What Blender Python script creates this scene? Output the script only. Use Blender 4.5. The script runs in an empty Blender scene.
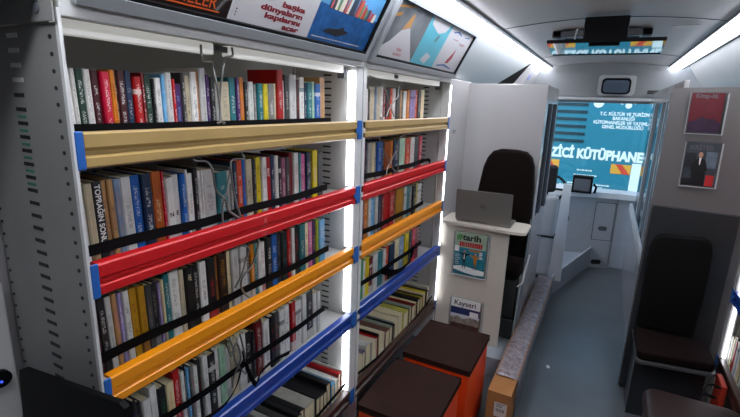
import bpy, bmesh, math, random
from mathutils import Vector, Matrix
R = math.radians
scene = bpy.context.scene
COL = scene.collection

# ---------------------------------------------------------------- camera
cam_d = bpy.data.cameras.new('camera'); cam = bpy.data.objects.new('camera', cam_d); COL.objects.link(cam)
scene.camera = cam
YAW, PITCH, ROLL = R(27.53), R(13.43), R(2.0)
fwd = Vector((-math.sin(YAW)*math.cos(PITCH), math.cos(YAW)*math.cos(PITCH), -math.sin(PITCH)))
rt = Vector((math.cos(YAW), math.sin(YAW), 0)); up = rt.cross(fwd)
r2 = rt*math.cos(ROLL) + up*math.sin(ROLL); u2 = up*math.cos(ROLL) - rt*math.sin(ROLL)
m = Matrix((r2, u2, -fwd)).transposed().to_4x4(); m.translation = (0, 0, 1.75)
cam.matrix_world = m
cam_d.sensor_width = 36; cam_d.lens = 36*445.7/740; cam_d.clip_start = 0.02

# ---------------------------------------------------------------- world, sun, exposure
scene.view_settings.view_transform = 'Standard'; scene.view_settings.look = 'None'
scene.view_settings.gamma = 1; scene.view_settings.exposure = 0.75
scene.view_settings.use_curve_mapping = False
w = bpy.data.worlds.new('sky'); scene.world = w; w.use_nodes = True
nt = w.node_tree; bg = nt.nodes['Background']
sky = nt.nodes.new('ShaderNodeTexSky'); sky.sky_type = 'NISHITA'; sky.sun_disc = False
sky.sun_elevation = R(50); sky.sun_rotation = R(200)
nt.links.new(sky.outputs[0], bg.inputs[0]); bg.inputs[1].default_value = SKY = 0.36
sun_d = bpy.data.lights.new('sun', 'SUN'); sun = bpy.data.objects.new('sun', sun_d); COL.objects.link(sun)
sun_d.energy = 1.0; sun_d.angle = R(1); sun_d.color = (1, .97, .92)
sun.rotation_euler = (R(42), 0, R(-22)); sun.location = (0, 0, 6)
CEIL_POWER = 14.0     # emission strength of the two ceiling light strips
LED_POWER = 5.0      # emission strength of the shelf-edge light strips

# ---------------------------------------------------------------- helpers
def lin(c): return c/12.92 if c <= .04045 else ((c+.055)/1.055)**2.4
def hexc(h): return tuple(lin(int(h[i:i+2], 16)/255) for i in (0, 2, 4)) + (1,)
MATS = {}
def mat(name, hx, rough=.5, metal=0, emit=0, noise=0, nscale=20, bump=0, bscale=80, coat=0, alpha=1, spec=.5, trans=0):
    if name in MATS: return MATS[name]
    ma = bpy.data.materials.new(name); ma.use_nodes = True; t = ma.node_tree; b = t.nodes['Principled BSDF']
    c = hexc(hx); b.inputs['Base Color'].default_value = c
    b.inputs['Roughness'].default_value = rough; b.inputs['Metallic'].default_value = metal
    b.inputs['Coat Weight'].default_value = coat; b.inputs['Alpha'].default_value = alpha
    b.inputs['Specular IOR Level'].default_value = spec; b.inputs['Transmission Weight'].default_value = trans
    if emit:
        b.inputs['Emission Color'].default_value = c; b.inputs['Emission Strength'].default_value = emit
    if noise or bump:
        tc = t.nodes.new('ShaderNodeTexCoord')
    if noise:
        n = t.nodes.new('ShaderNodeTexNoise'); n.inputs['Scale'].default_value = nscale; n.inputs['Detail'].default_value = 5
        t.links.new(tc.outputs['Object'], n.inputs['Vector'])
        mr = t.nodes.new('ShaderNodeMapRange'); mr.inputs[1].default_value = .3; mr.inputs[2].default_value = .7
        mr.inputs[3].default_value = 1-noise; mr.inputs[4].default_value = 1+noise
        t.links.new(n.outputs[0], mr.inputs[0])
        hs = t.nodes.new('ShaderNodeHueSaturation'); hs.inputs['Color'].default_value = c
        t.links.new(mr.outputs[0], hs.inputs['Value']); t.links.new(hs.outputs[0], b.inputs['Base Color'])
    if bump:
        n2 = t.nodes.new('ShaderNodeTexNoise'); n2.inputs['Scale'].default_value = bscale; n2.inputs['Detail'].default_value = 3
        t.links.new(tc.outputs['Object'], n2.inputs['Vector'])
        bp = t.nodes.new('ShaderNodeBump'); bp.inputs['Strength'].default_value = bump; bp.inputs['Distance'].default_value = .01
        t.links.new(n2.outputs[0], bp.inputs['Height']); t.links.new(bp.outputs[0], b.inputs['Normal'])
    MATS[name] = ma
    return ma
def glass_mat(name, tint, gloss=.12, rough=.02):
    if name in MATS: return MATS[name]
    ma = bpy.data.materials.new(name); ma.use_nodes = True; t = ma.node_tree; t.nodes.clear()
    o = t.nodes.new('ShaderNodeOutputMaterial'); mx = t.nodes.new('ShaderNodeMixShader')
    tr = t.nodes.new('ShaderNodeBsdfTransparent'); tr.inputs[0].default_value = hexc(tint)
    gl = t.nodes.new('ShaderNodeBsdfGlossy'); gl.inputs['Roughness'].default_value = rough
    fr = t.nodes.new('ShaderNodeFresnel'); fr.inputs[0].default_value = 1.45
    ad = t.nodes.new('ShaderNodeMath'); ad.operation = 'MULTIPLY_ADD'; ad.inputs[1].default_value = .8; ad.inputs[2].default_value = gloss*.3
    t.links.new(fr.outputs[0], ad.inputs[0]); t.links.new(ad.outputs[0], mx.inputs[0])
    t.links.new(tr.outputs[0], mx.inputs[1]); t.links.new(gl.outputs[0], mx.inputs[2]); t.links.new(mx.outputs[0], o.inputs[0])
    MATS[name] = ma; return ma

class MB:
    """collects geometry, links it as one mesh object"""
    def __init__(s): s.v = []; s.f = []; s.m = []; s.sm = []
    def add(s, vs, fs, mi=0, smooth=False, M=None):
        o = len(s.v); s.v += [tuple((M @ Vector(p)) if M else Vector(p)) for p in vs]
        for f in fs: s.f.append([o+i for i in f]); s.m.append(mi); s.sm.append(smooth)
        return s
    def box(s, x0, x1, y0, y1, z0, z1, mi=0, bev=0, M=None, seg=2):
        bm = bmesh.new(); bmesh.ops.create_cube(bm, size=1)
        for v in bm.verts: v.co = Vector(((x0+x1)/2+v.co.x*(x1-x0), (y0+y1)/2+v.co.y*(y1-y0), (z0+z1)/2+v.co.z*(z1-z0)))
        if bev: bmesh.ops.bevel(bm, geom=list(bm.edges), offset=bev, segments=seg, profile=.5, affect='EDGES')
        bm.verts.index_update()
        s.add([v.co[:] for v in bm.verts], [[v.index for v in f.verts] for f in bm.faces], mi, bev > 0, M); bm.free(); return s
    def prism(s, pts, axis, a, b, mi=0, M=None, smooth=False):
        """closed polygon pts (2D) swept along axis: 'y' pts=(x,z); 'x' pts=(y,z); 'z' pts=(x,y)"""
        n = len(pts)
        def P(p, t):
            return {'y': (p[0], t, p[1]), 'x': (t, p[0], p[1]), 'z': (p[0], p[1], t)}[axis]
        vs = [P(p, a) for p in pts]+[P(p, b) for p in pts]
        fs = [[i, (i+1) % n, n+(i+1) % n, n+i] for i in range(n)]+[list(range(n))[::-1], list(range(n, 2*n))]
        bm = bmesh.new(); vv = [bm.verts.new(v) for v in vs]
        for f in fs: bm.faces.new([vv[i] for i in f])
        bmesh.ops.recalc_face_normals(bm, faces=bm.faces); bm.verts.index_update()
        s.add([v.co[:] for v in bm.verts], [[v.index for v in f.verts] for f in bm.faces], mi, smooth, M); bm.free(); return s
    def tube(s, path, r, mi=0, n=8, M=None):
        path = [Vector(p) for p in path]; vs = []; fs = []
        prev = None
        for i, p in enumerate(path):
            d = (path[min(i+1, len(path)-1)]-path[max(i-1, 0)]).normalized()
            if prev is None: a = d.orthogonal().normalized()
            else: a = (prev - d*prev.dot(d)).normalized()
            prev = a; b = d.cross(a)
            for k in range(n):
                t = 2*math.pi*k/n; vs.append(tuple(p+(a*math.cos(t)+b*math.sin(t))*r))
        for i in range(len(path)-1):
            for k in range(n): fs.append([i*n+k, i*n+(k+1) % n, (i+1)*n+(k+1) % n, (i+1)*n+k])
        fs.append(list(range(n))[::-1]); fs.append([(len(path)-1)*n+k for k in range(n)])
        return s.add(vs, fs, mi, True, M)
    def disc(s, c, r, axis='y', t=.002, mi=0, n=20, rz=None, M=None):
        pts = [(c[0 if axis != 'x' else 1]+r*math.cos(2*math.pi*k/n), c[2 if axis != 'z' else 1]+(rz or r)*math.sin(2*math.pi*k/n)) for k in range(n)]
        q = c[{'x': 0, 'y': 1, 'z': 2}[axis]]
        return s.prism(pts, axis, q-t/2, q+t/2, mi, M)
    def ribbon(s, path, wdir, wd, th, mi=0):
        """flat band following path; wdir = width direction"""
        path = [Vector(p) for p in path]; W = Vector(wdir).normalized(); vs = []; fs = []
        for i, p in enumerate(path):
            d = (path[min(i+1, len(path)-1)]-path[max(i-1, 0)]).normalized(); N = d.cross(W).normalized()
            for a, b in ((-1, -1), (1, -1), (1, 1), (-1, 1)): vs.append(tuple(p+W*wd/2*a+N*th/2*b))
        for i in range(len(path)-1):
            for k in range(4): fs.append([i*4+k, i*4+(k+1) % 4, (i+1)*4+(k+1) % 4, (i+1)*4+k])
        fs.append([3, 2, 1, 0]); fs.append([(len(path)-1)*4+k for k in range(4)])
        return s.add(vs, fs, mi, False)
    def build(s, name, mats, parent=None, loc=None):
        me = bpy.data.meshes.new(name); me.from_pydata(s.v, [], s.f); me.update()
        for ma in (mats if isinstance(mats, (list, tuple)) else [mats]): me.materials.append(ma)
        me.polygons.foreach_set('material_index', s.m); me.polygons.foreach_set('use_smooth', s.sm)
        o = bpy.data.objects.new(name, me); COL.objects.link(o)
        if parent: o.parent = parent
        if loc: o.location = loc
        if any(s.sm):
            for p in me.polygons: pass
            e = o.modifiers.new('norm', 'WEIGHTED_NORMAL'); e.keep_sharp = True
        return o
def box(name, ma, x0, x1, y0, y1, z0, z1, parent=None, bev=0): return MB().box(x0, x1, y0, y1, z0, z1, 0, bev).build(name, ma, parent)
def tag(o, label=None, cat=None, group=None, kind=None):
    if label: o['label'] = label
    if cat: o['category'] = cat
    if group: o['group'] = group
    if kind: o['kind'] = kind
    return o
def struct(o): o['kind'] = 'structure'; return o
def empty(name, label, cat, loc=(0, 0, 0), group=None, kind=None):
    o = bpy.data.objects.new(name, None); COL.objects.link(o); o.empty_display_size = .05
    return tag(o, label, cat, group, kind)
def frame(o, right, upv):
    r = Vector(right).normalized(); u = Vector(upv).normalized(); n = r.cross(u)
    M = Matrix((r, u, n)).transposed().to_4x4(); M.translation = o; return M
def text(name, s, size, ma, M, parent=None, align='LEFT', x=0, y=0, z=.001, depth=.0004, bold=0, sx=1, spacing=1, shear=0):
    c = bpy.data.curves.new(name, 'FONT'); c.body = s; c.size = size; c.extrude = depth; c.align_x = align; c.offset = bold
    c.space_character = spacing; c.shear = shear; c.space_line = .95
    c.materials.append(ma)
    o = bpy.data.objects.new(name, c); COL.objects.link(o)
    bpy.context.view_layer.update()
    me = bpy.data.meshes.new_from_object(o.evaluated_get(bpy.context.evaluated_depsgraph_get()))
    bpy.data.objects.remove(o); 
    T = M @ Matrix.Translation((x, y, z)) @ Matrix.Diagonal((sx, 1, 1, 1)); me.transform(T)
    q = bpy.data.objects.new(name, me); COL.objects.link(q)
    if parent: q.parent = parent
    return q
def flat(mb, M, pts, z=0, mi=0, t=.0006):
    """thin polygon in a local frame"""
    mb.prism(pts, 'z', z, z+t, mi, M); return mb
def rect(x0, x1, y0, y1): return [(x0, y0), (x1, y0), (x1, y1), (x0, y1)]
def rrect(x0, x1, y0, y1, r, n=6):
    P = []
    for cx, cy, a in ((x1-r, y0+r, -90), (x1-r, y1-r, 0), (x0+r, y1-r, 90), (x0+r, y0+r, 180)):
        for k in range(n+1):
            t = R(a+90*k/n); P.append((cx+r*math.cos(t), cy+r*math.sin(t)))
    return P

# ---------------------------------------------------------------- materials
white_metal = mat('white_metal', 'c9c9c6', .38, noise=.04, nscale=6)
grey_metal = mat('grey_metal', 'bcbcb8', .42, .0, noise=.05, nscale=5)
panel_grey = mat('panel_grey', '83827e', .4, noise=.06, nscale=4)
gloss_grey = mat('gloss_panel', 'a5a3a2', .22, noise=.02, nscale=3, coat=.3)
dark_panel = mat('dark_panel', '54565a', .35, noise=.04)
ceil_m = mat('ceiling_plastic', 'b2b0ae', .45, noise=.03, nscale=3)
cove_m = mat('cove_plastic', 'a4a7a6', .35, noise=.03, nscale=3)
black_m = mat('black_plastic', '060607', .6, spec=.15)
slot_m = mat('slot_dark', '121312', .6)
slot_l = mat('slot_light_paint', 'cfcfca', .6)  # pale colour painted as light showing through the upper slots
hole_g = mat('slot_green', '3c7a66', .6)
blue_m = mat('blue_plastic', '1f5ba8', .35, coat=.3)
strap_m = mat('elastic_black', '050506', .9, spec=.15, bump=.2, bscale=300)
wire_m = mat('wire_steel', '8b8b86', .3, .85)
chrome = mat('chrome', 'c8c8c8', .12, 1)
page_m = mat('paper_pages', 'd6cba6', .8, noise=.1, nscale=200)
def paint(name, hx):
    ma = mat(name, hx, .36, noise=.05, nscale=9, coat=.15, bump=.05, bscale=30); return ma
beige_p = paint('beige_paint', 'a98d56'); red_p = paint('red_paint', 'c00d14'); orange_p = paint('orange_paint', 'e08a08')
blue_p = paint('blue_paint', '0e3a8c'); brown_p = paint('brown_paint', '38241c')
led_m = mat('led_strip', 'f4f6ff', .5, emit=LED_POWER)
tube_m = mat('lamp_bar_tube', 'e6e6e2', .4, emit=.22)  # faint glow added to brighten the shelf interior
lamp_m = mat('ceiling_lamp', 'f0f3ff', .5, emit=CEIL_POWER)
floor_m = mat('vinyl_floor', '5c6266', .28, noise=.12, nscale=3, bump=.08, bscale=250)
pod_m = mat('podium_vinyl', '9ba2a8', .4, noise=.06)
seat_m = mat('seat_fabric', '120a08', .9, spec=.12, noise=.15, nscale=60, bump=.2, bscale=400)
cush_m = mat('cushion_leather', '2a1712', .8, spec=.15, noise=.08, bump=.1, bscale=200)
orange_l = mat('orange_leather', 'e8480f', .45, noise=.05, nscale=8, bump=.08, bscale=150)
lap_m = mat('laptop_lid', '6c6963', .4, .2)
dark_ink = mat('ink_black', '16161a', .6)

# book cover: colour from the object, title marks along the spine from custom properties
def book_material():
    ma = bpy.data.materials.new('book_cover'); ma.use_nodes = True; t = ma.node_tree; b = t.nodes['Principled BSDF']
    N = t.nodes.new; Lk = t.links.new
    tc = N('ShaderNodeTexCoord'); oi = N('ShaderNodeObjectInfo'); sep = N('ShaderNodeSeparateXYZ'); Lk(tc.outputs['Object'], sep.inputs[0])
    def attr(n):
        a = N('ShaderNodeAttribute'); a.attribute_type = 'OBJECT'; a.attribute_name = n; return a
    def math_(op, *a):
        q = N('ShaderNodeMath'); q.operation = op
        for i, v in enumerate(a):
            if isinstance(v, (int, float)): q.inputs[i].default_value = v
            else: Lk(v, q.inputs[i])
        return q.outputs[0]
    ink = attr('ink'); seed = attr('seed'); half = attr('half'); tall = attr('tall')
    rel = math_('DIVIDE', sep.outputs[1], half.outputs['Fac'])         # -1..1 across the spine
    relz = math_('DIVIDE', sep.outputs[2], tall.outputs['Fac'])        # 0..1 up the spine
    # letter-like blocks: noise stretched so each glyph is a few millimetres
    cmb = N('ShaderNodeCombineXYZ'); Lk(math_('MULTIPLY', rel, 2.2), cmb.inputs[0]); Lk(math_('MULTIPLY', sep.outputs[2], 420), cmb.inputs[1]); Lk(math_('MULTIPLY', seed.outputs['Fac'], 50), cmb.inputs[2])
    n = N('ShaderNodeTexNoise'); n.inputs['Scale'].default_value = 1; n.inputs['Detail'].default_value = 1; Lk(cmb.outputs[0], n.inputs['Vector'])
    glyph = math_('GREATER_THAN', n.outputs[0], .52)
    inb = math_('LESS_THAN', math_('ABSOLUTE', rel), .38)
    # extent of the title
    z0 = math_('MULTIPLY_ADD', seed.outputs['Fac'], .25, .12); z1 = math_('MULTIPLY_ADD', seed.outputs['Fac'], -.2, .9)
    rng = math_('MULTIPLY', math_('GREATER_THAN', relz, z0), math_('LESS_THAN', relz, z1))
    gap = math_('GREATER_THAN', math_('ABSOLUTE', math_('SUBTRACT', relz, math_('MULTIPLY_ADD', seed.outputs['Fac'], .4, .35))), .05)
    front = math_('GREATER_THAN', sep.outputs[0], -.004)
    msk = math_('MULTIPLY', math_('MULTIPLY', glyph, inb), math_('MULTIPLY', rng, math_('MULTIPLY', gap, front)))
    # colour band at the foot for some books
    band = math_('MULTIPLY', math_('LESS_THAN', relz, .2), math_('GREATER_THAN', math_('FRACT', math_('MULTIPLY', seed.outputs['Fac'], 7.3)), .86))
    band2 = math_('MULTIPLY', math_('MULTIPLY', math_('GREATER_THAN', relz, .72), math_('LESS_THAN', relz, .8)), math_('GREATER_THAN', math_('FRACT', math_('MULTIPLY', seed.outputs['Fac'], 13.7)), .9))
    tot = math_('MAXIMUM', math_('MULTIPLY', msk, .6), math_('MULTIPLY', math_('MAXIMUM', band, band2), .7))
    # slight printed mottling
    n3 = N('ShaderNodeTexNoise'); n3.inputs['Scale'].default_value = 25; n3.inputs['Detail'].default_value = 4
    vadd = N('ShaderNodeVectorMath'); vadd.operation = 'ADD'; Lk(tc.outputs['Object'], vadd.inputs[0]); Lk(seed.outputs['Fac'], vadd.inputs[1]); Lk(vadd.outputs[0], n3.inputs['Vector'])
    hs = N('ShaderNodeHueSaturation'); Lk(oi.outputs['Color'], hs.inputs['Color']); Lk(math_('MULTIPLY_ADD', n3.outputs[0], .7, .58), hs.inputs['Value']); hs.inputs['Saturation'].default_value = 1.08
    mx = N('ShaderNodeMix'); mx.data_type = 'RGBA'; Lk(tot, mx.inputs[0]); Lk(hs.outputs[0], mx.inputs[6]); Lk(ink.outputs['Color'], mx.inputs[7])
    Lk(mx.outputs[2], b.inputs['Base Color']); b.inputs['Roughness'].default_value = .42
    return ma
cover_m = book_material()
BOOK_ROWS = {
 'n1': [(0.5420,0.5540,0.150,'w','g'), (0.5540,0.5650,0.150,'w','g'), (0.5650,0.5830,0.151,'gn','w'), (0.5830,0.5980,0.151,'w','g'), (0.5980,0.6160,0.151,'mr','w'), (0.6160,0.6350,0.148,'cr','w'), (0.6350,0.6490,0.153,'or','k'), (0.6490,0.6550,0.154,'k','w'), (0.6550,0.6750,0.154,'mr','w'), (0.6750,0.6930,0.154,'nv','lg'), (0.6930,0.7120,0.142,'r','w'), (0.7120,0.7220,0.152,'dr','w'), (0.7220,0.7420,0.148,'gn','w'), (0.7420,0.7500,0.140,'k','w'), (0.7500,0.7680,0.143,'w','g'), (0.7680,0.7780,0.152,'lb','w'), (0.7780,0.7970,0.157,'w','k'), (0.7970,0.8060,0.143,'r','w'), (0.8060,0.8270,0.132,'pu','lb'), (0.8270,0.8390,0.160,'dg','w'), (0.8390,0.8560,0.154,'be','k'), (0.8560,0.8770,0.165,'w','k'), (0.8770,0.8860,0.167,'or','w'), (0.8860,0.9070,0.176,'pw','g'), (0.9070,0.9220,0.161,'pu','w'), (0.9220,0.9400,0.154,'k','w'), (0.9400,0.9580,0.138,'lg','g'), (0.9580,0.9970,0.145,'be','g'), (0.9970,1.0230,0.158,'tl','w'), (1.0230,1.0380,0.160,'pu','w'), (1.0380,1.0580,0.161,'or','pk'), (1.0580,1.0740,0.150,'k','w'), (1.0740,1.0980,0.151,'w','mg'), (1.0980,1.1120,0.144,'g','w'), (1.1120,1.1360,0.147,'tl','w'), (1.1360,1.1580,0.148,'y','k'), (1.1580,1.1900,0.150,'g','w'), (1.1900,1.2040,0.151,'cm','g'), (1.2040,1.2350,0.196,'r','w'), (1.2350,1.2510,0.163,'w','k'), (1.2510,1.2760,0.183,'dg','w'), (1.2760,1.3140,0.185,'pw','g'), (1.3140,1.3340,0.171,'mr','co'), (1.3340,1.3620,0.180,'w','tl'), (1.3620,1.3790,0.163,'nv','w'), (1.3790,1.4080,0.164,'tl','w'), (1.4080,1.4260,0.169,'pg','g'), (1.4260,1.4620,0.163,'b','w'), (1.4620,1.4980,0.187,'ta','br')],
 'n2': [(0.5250,0.5410,0.188,'r','w'), (0.5410,0.5540,0.188,'w','ta'), (0.5540,0.5720,0.188,'be','ta'), (0.5720,0.5950,0.190,'k','w'), (0.5950,0.6080,0.189,'ta','pu'), (0.6080,0.6220,0.190,'ta','nv'), (0.6220,0.6390,0.189,'bg','go'), (0.6390,0.6660,0.191,'pw','g'), (0.6660,0.6920,0.191,'b','w'), (0.6920,0.7190,0.192,'nv','w'), (0.7190,0.7480,0.194,'ob','cm'), (0.7480,0.7560,0.192,'cr','w'), (0.7560,0.7790,0.174,'w','k'), (0.7790,0.8020,0.178,'w','k'), (0.8020,0.8190,0.179,'b','w'), (0.8190,0.8260,0.189,'w','g'), (0.8260,0.8470,0.176,'w','mg'), (0.8470,0.8620,0.188,'k','w'), (0.8620,0.8730,0.181,'w','g'), (0.8730,0.8820,0.182,'w','k'), (0.8820,0.9280,0.179,'pw','g'), (0.9280,0.9680,0.168,'tl','w'), (0.9680,0.9820,0.168,'lg','g'), (0.9820,0.9970,0.178,'g','w'), (0.9970,1.0140,0.189,'nv','w'), (1.0140,1.0400,0.193,'co','w'), (1.0400,1.0540,0.194,'b','r'), (1.0540,1.0840,0.192,'be','k'), (1.0840,1.0980,0.193,'dg','w'), (1.0980,1.1220,0.195,'y','k'), (1.1220,1.1460,0.194,'w','g'), (1.1460,1.1730,0.193,'r','w'), (1.1730,1.1920,0.195,'nv','w'), (1.1920,1.2110,0.193,'w','g'), (1.2110,1.2260,0.184,'k','w'), (1.2260,1.2500,0.181,'mv','w'), (1.2500,1.2720,0.182,'dg','w'), (1.2720,1.2930,0.195,'dr','k'), (1.2930,1.3210,0.194,'w','or'), (1.3210,1.3370,0.193,'tl','w'), (1.3370,1.3690,0.185,'pk','w'), (1.3690,1.3850,0.189,'nv','w'), (1.3850,1.4120,0.188,'dg','w'), (1.4120,1.4460,0.194,'y','w'), (1.4460,1.4800,0.183,'dg','gn')],
 'n3': [(0.5190,0.5520,0.192,'mr','w'), (0.5520,0.5730,0.194,'k','w'), (0.5730,0.5890,0.189,'pw','g'), (0.5890,0.6030,0.192,'ta','pk'), (0.6030,0.6150,0.189,'li2','w'), (0.6150,0.6320,0.189,'w','k'), (0.6320,0.6540,0.188,'go','dr'), (0.6540,0.6750,0.187,'go','br'), (0.6750,0.6940,0.182,'dg','g'), (0.6940,0.7140,0.177,'k','g'), (0.7140,0.7230,0.176,'li2','w'), (0.7230,0.7320,0.181,'cm','g'), (0.7320,0.7510,0.193,'tl','w'), (0.7510,0.7830,0.193,'w','g'), (0.7830,0.7990,0.188,'be','g'), (0.7990,0.8250,0.189,'k','or'), (0.8250,0.8470,0.189,'k','w'), (0.8470,0.8740,0.191,'w','k'), (0.8740,0.9070,0.193,'k','r'), (0.9070,0.9210,0.194,'br','go'), (0.9210,0.9570,0.192,'db','go'), (0.9570,0.9740,0.194,'cm','g'), (0.9760,1.0080,0.194,'pw','g'), (1.0080,1.0400,0.194,'pw','g'), (1.0400,1.0600,0.194,'dg','w'), (1.0600,1.0800,0.185,'or','w'), (1.0800,1.0960,0.183,'tl','w'), (1.0960,1.1140,0.180,'w','g'), (1.1140,1.1350,0.179,'w','r'), (1.1350,1.1640,0.190,'k','w'), (1.1640,1.1960,0.195,'b','w'), (1.1960,1.2230,0.192,'k','g'), (1.2230,1.2560,0.189,'k','tl'), (1.2560,1.2770,0.193,'r','w'), (1.2770,1.2950,0.192,'w','r'), (1.2950,1.3250,0.190,'k','r'), (1.3250,1.3620,0.193,'tl','w'), (1.3620,1.3860,0.192,'cm','g'), (1.3860,1.4160,0.190,'pk','w'), (1.4160,1.4390,0.188,'pu','y'), (1.4390,1.4570,0.185,'li','w'), (1.4570,1.4970,0.183,'lb','w')],
 'n4': [(0.5520,0.5650,0.192,'lg','g'), (0.5650,0.5810,0.201,'w','g'), (0.5810,0.5970,0.196,'w','r'), (0.5970,0.6110,0.203,'k','w'), (0.6110,0.6230,0.204,'k','pu'), (0.6230,0.6390,0.187,'k','g'), (0.6390,0.6630,0.185,'pw','lg'), (0.6630,0.6860,0.210,'pw','lg'), (0.6860,0.7110,0.193,'k','mg'), (0.7110,0.7370,0.192,'cm','or'), (0.7370,0.7620,0.215,'r','w'), (0.7620,0.7760,0.199,'w','g'), (0.7760,0.7850,0.210,'k','w'), (0.7850,0.7960,0.199,'lb','w'), (0.7960,0.8080,0.204,'g','r'), (0.8080,0.8250,0.190,'w','mg'), (0.8250,0.8390,0.204,'k','r'), (0.8390,0.8600,0.211,'w','g'), (0.8600,0.8900,0.201,'k','w'), (0.8900,0.9070,0.207,'w','co'), (0.9070,0.9350,0.205,'pg','mg'), (0.9350,0.9560,0.187,'w','g'), (0.9560,0.9880,0.208,'be','g'), (0.9880,1.0250,0.203,'w','g'), (1.0250,1.0600,0.194,'k','w'), (1.0600,1.0780,0.186,'k','g'), (1.0780,1.1140,0.211,'dr','w'), (1.1140,1.1480,0.199,'w','k'), (1.1480,1.1730,0.207,'k','r'), (1.1730,1.2000,0.211,'dg','co'), (1.2000,1.2310,0.206,'w','k'), (1.2310,1.2590,0.213,'w','g'), (1.2590,1.2720,0.197,'k','w'), (1.2720,1.3020,0.209,'r','w'), (1.3020,1.3460,0.198,'w','k'), (1.3460,1.3750,0.213,'w','pg'), (1.3750,1.4210,0.211,'k','w'), (1.4210,1.4480,0.188,'w','r'), (1.4480,1.4730,0.189,'pw','g')],
 'f1': [(1.7630,1.8060,0.158,'dg','w'), (1.8060,1.8380,0.160,'w','pk'), (1.8380,1.8580,0.159,'db','w'), (1.8580,1.9120,0.173,'be','ta'), (1.9120,1.9310,0.173,'bg','w'), (1.9310,1.9780,0.174,'be','g'), (1.9780,2.0040,0.176,'w','k'), (2.0040,2.0320,0.175,'dr','w'), (2.0320,2.0840,0.172,'k','r'), (2.0840,2.1150,0.174,'co','w'), (2.1150,2.1500,0.175,'w','pk'), (2.1500,2.1950,0.179,'dg','g'), (2.1950,2.2160,0.170,'ta','k'), (2.2160,2.2500,0.164,'k','w'), (2.2500,2.2900,0.167,'w','li2'), (2.2900,2.3290,0.174,'or','w'), (2.3290,2.4020,0.176,'li2','pu'), (2.4020,2.4470,0.179,'co','w'), (2.4470,2.4930,0.175,'dg','w'), (2.4930,2.5490,0.182,'cm','co')],
 'f2': [(1.7830,1.8070,0.195,'y','w'), (1.8070,1.8440,0.195,'r','w'), (1.8440,1.8620,0.196,'nv','w'), (1.8620,1.9000,0.194,'lg','g'), (1.9000,1.9290,0.194,'cm','g'), (1.9290,1.9540,0.194,'g','w'), (1.9540,2.0090,0.193,'b','w'), (2.0090,2.0400,0.193,'k','w'), (2.0400,2.1120,0.187,'ob','k'), (2.1120,2.1460,0.189,'or','w'), (2.1460,2.2210,0.191,'nv','w'), (2.2210,2.3010,0.195,'pg','w'), (2.3010,2.3720,0.194,'co','w'), (2.3720,2.4260,0.193,'w','pk'), (2.4260,2.5050,0.193,'dg','tl'), (2.5050,2.5540,0.193,'cr','w')],
 'f3': [(1.7900,1.8210,0.221,'dr','pk'), (1.8210,1.8400,0.222,'pu','w'), (1.8400,1.8840,0.216,'or','w'), (1.8840,1.9100,0.216,'w','g'), (1.9100,1.9580,0.214,'lb','w'), (1.9580,1.9890,0.213,'pw','g'), (1.9890,2.0250,0.208,'nv','g'), (2.0250,2.0540,0.208,'dr','w'), (2.0540,2.1150,0.203,'r','dr'), (2.1150,2.1830,0.195,'r','w'), (2.1830,2.2100,0.193,'k','w'), (2.2100,2.3160,0.194,'go','or'), (2.3160,2.3510,0.190,'pw','g'), (2.3510,2.4010,0.183,'tl','k'), (2.4010,2.4460,0.182,'g','w'), (2.4460,2.4920,0.181,'k','w'), (2.4920,2.5230,0.178,'y','w'), (2.5230,2.5860,0.175,'pw','g')],
 'f4': [(1.7860,1.8150,0.192,'dr','w'), (1.8150,1.8540,0.214,'mg','k'), (1.8540,1.8780,0.198,'w','g'), (1.8780,1.9210,0.204,'y','or'), (1.9210,1.9590,0.194,'dr','w'), (1.9590,2.0070,0.200,'w','g'), (2.0070,2.0770,0.197,'tl','lb'), (2.0770,2.1130,0.196,'w','pk'), (2.1130,2.1510,0.203,'co','w'), (2.1510,2.2230,0.203,'nv','k'), (2.2230,2.2920,0.212,'cm','g'), (2.2920,2.3660,0.205,'bw','w'), (2.3660,2.4220,0.213,'y','r'), (2.4220,2.4770,0.211,'k','w'), (2.4770,2.5310,0.215,'cr','w'), (2.5310,2.5960,0.205,'dr','k')],
}
INK = {'w':('d9d8d2','white'), 'pw':('c6c6c2','pale grey'), 'lg':('a9a8a2','light grey'), 'g':('7d7c78','grey'), 'dg':('403f3e','dark grey'), 'k':('141416','black'), 'gn':('1d3f30','dark green'), 'mg':('3f8f5c','green'), 'pg':('a6c9ae','pale green'), 'mr':('3d0f14','maroon'), 'cr':('c4173a','crimson'), 'r':('b01c1e','red'), 'dr':('6e1217','dark red'), 'or':('c97a2c','orange'), 'co':('c8553c','coral'), 'y':('d6c22a','yellow'), 'go':('a97c22','golden'), 'li':('a9b92e','lime green'), 'nv':('1b2f4a','navy'), 'b':('2a5fa8','blue'), 'lb':('6ba6cf','light blue'), 'tl':('2f7378','teal'), 'pu':('4a2a63','purple'), 'li2':('9a8bb5','lilac'), 'pk':('c86f96','pink'), 'mv':('8c5268','mauve'), 'ta':('b78f63','tan'), 'be':('c2b79c','beige'), 'cm':('dccfa6','cream'), 'br':('6b4023','brown'), 'db':('2a1712','dark brown'), 'ob':('a5562a','orange brown'), 'bg':('7d8ea6','blue grey'), 'bw':('8fa3bd','pale blue')}
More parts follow.
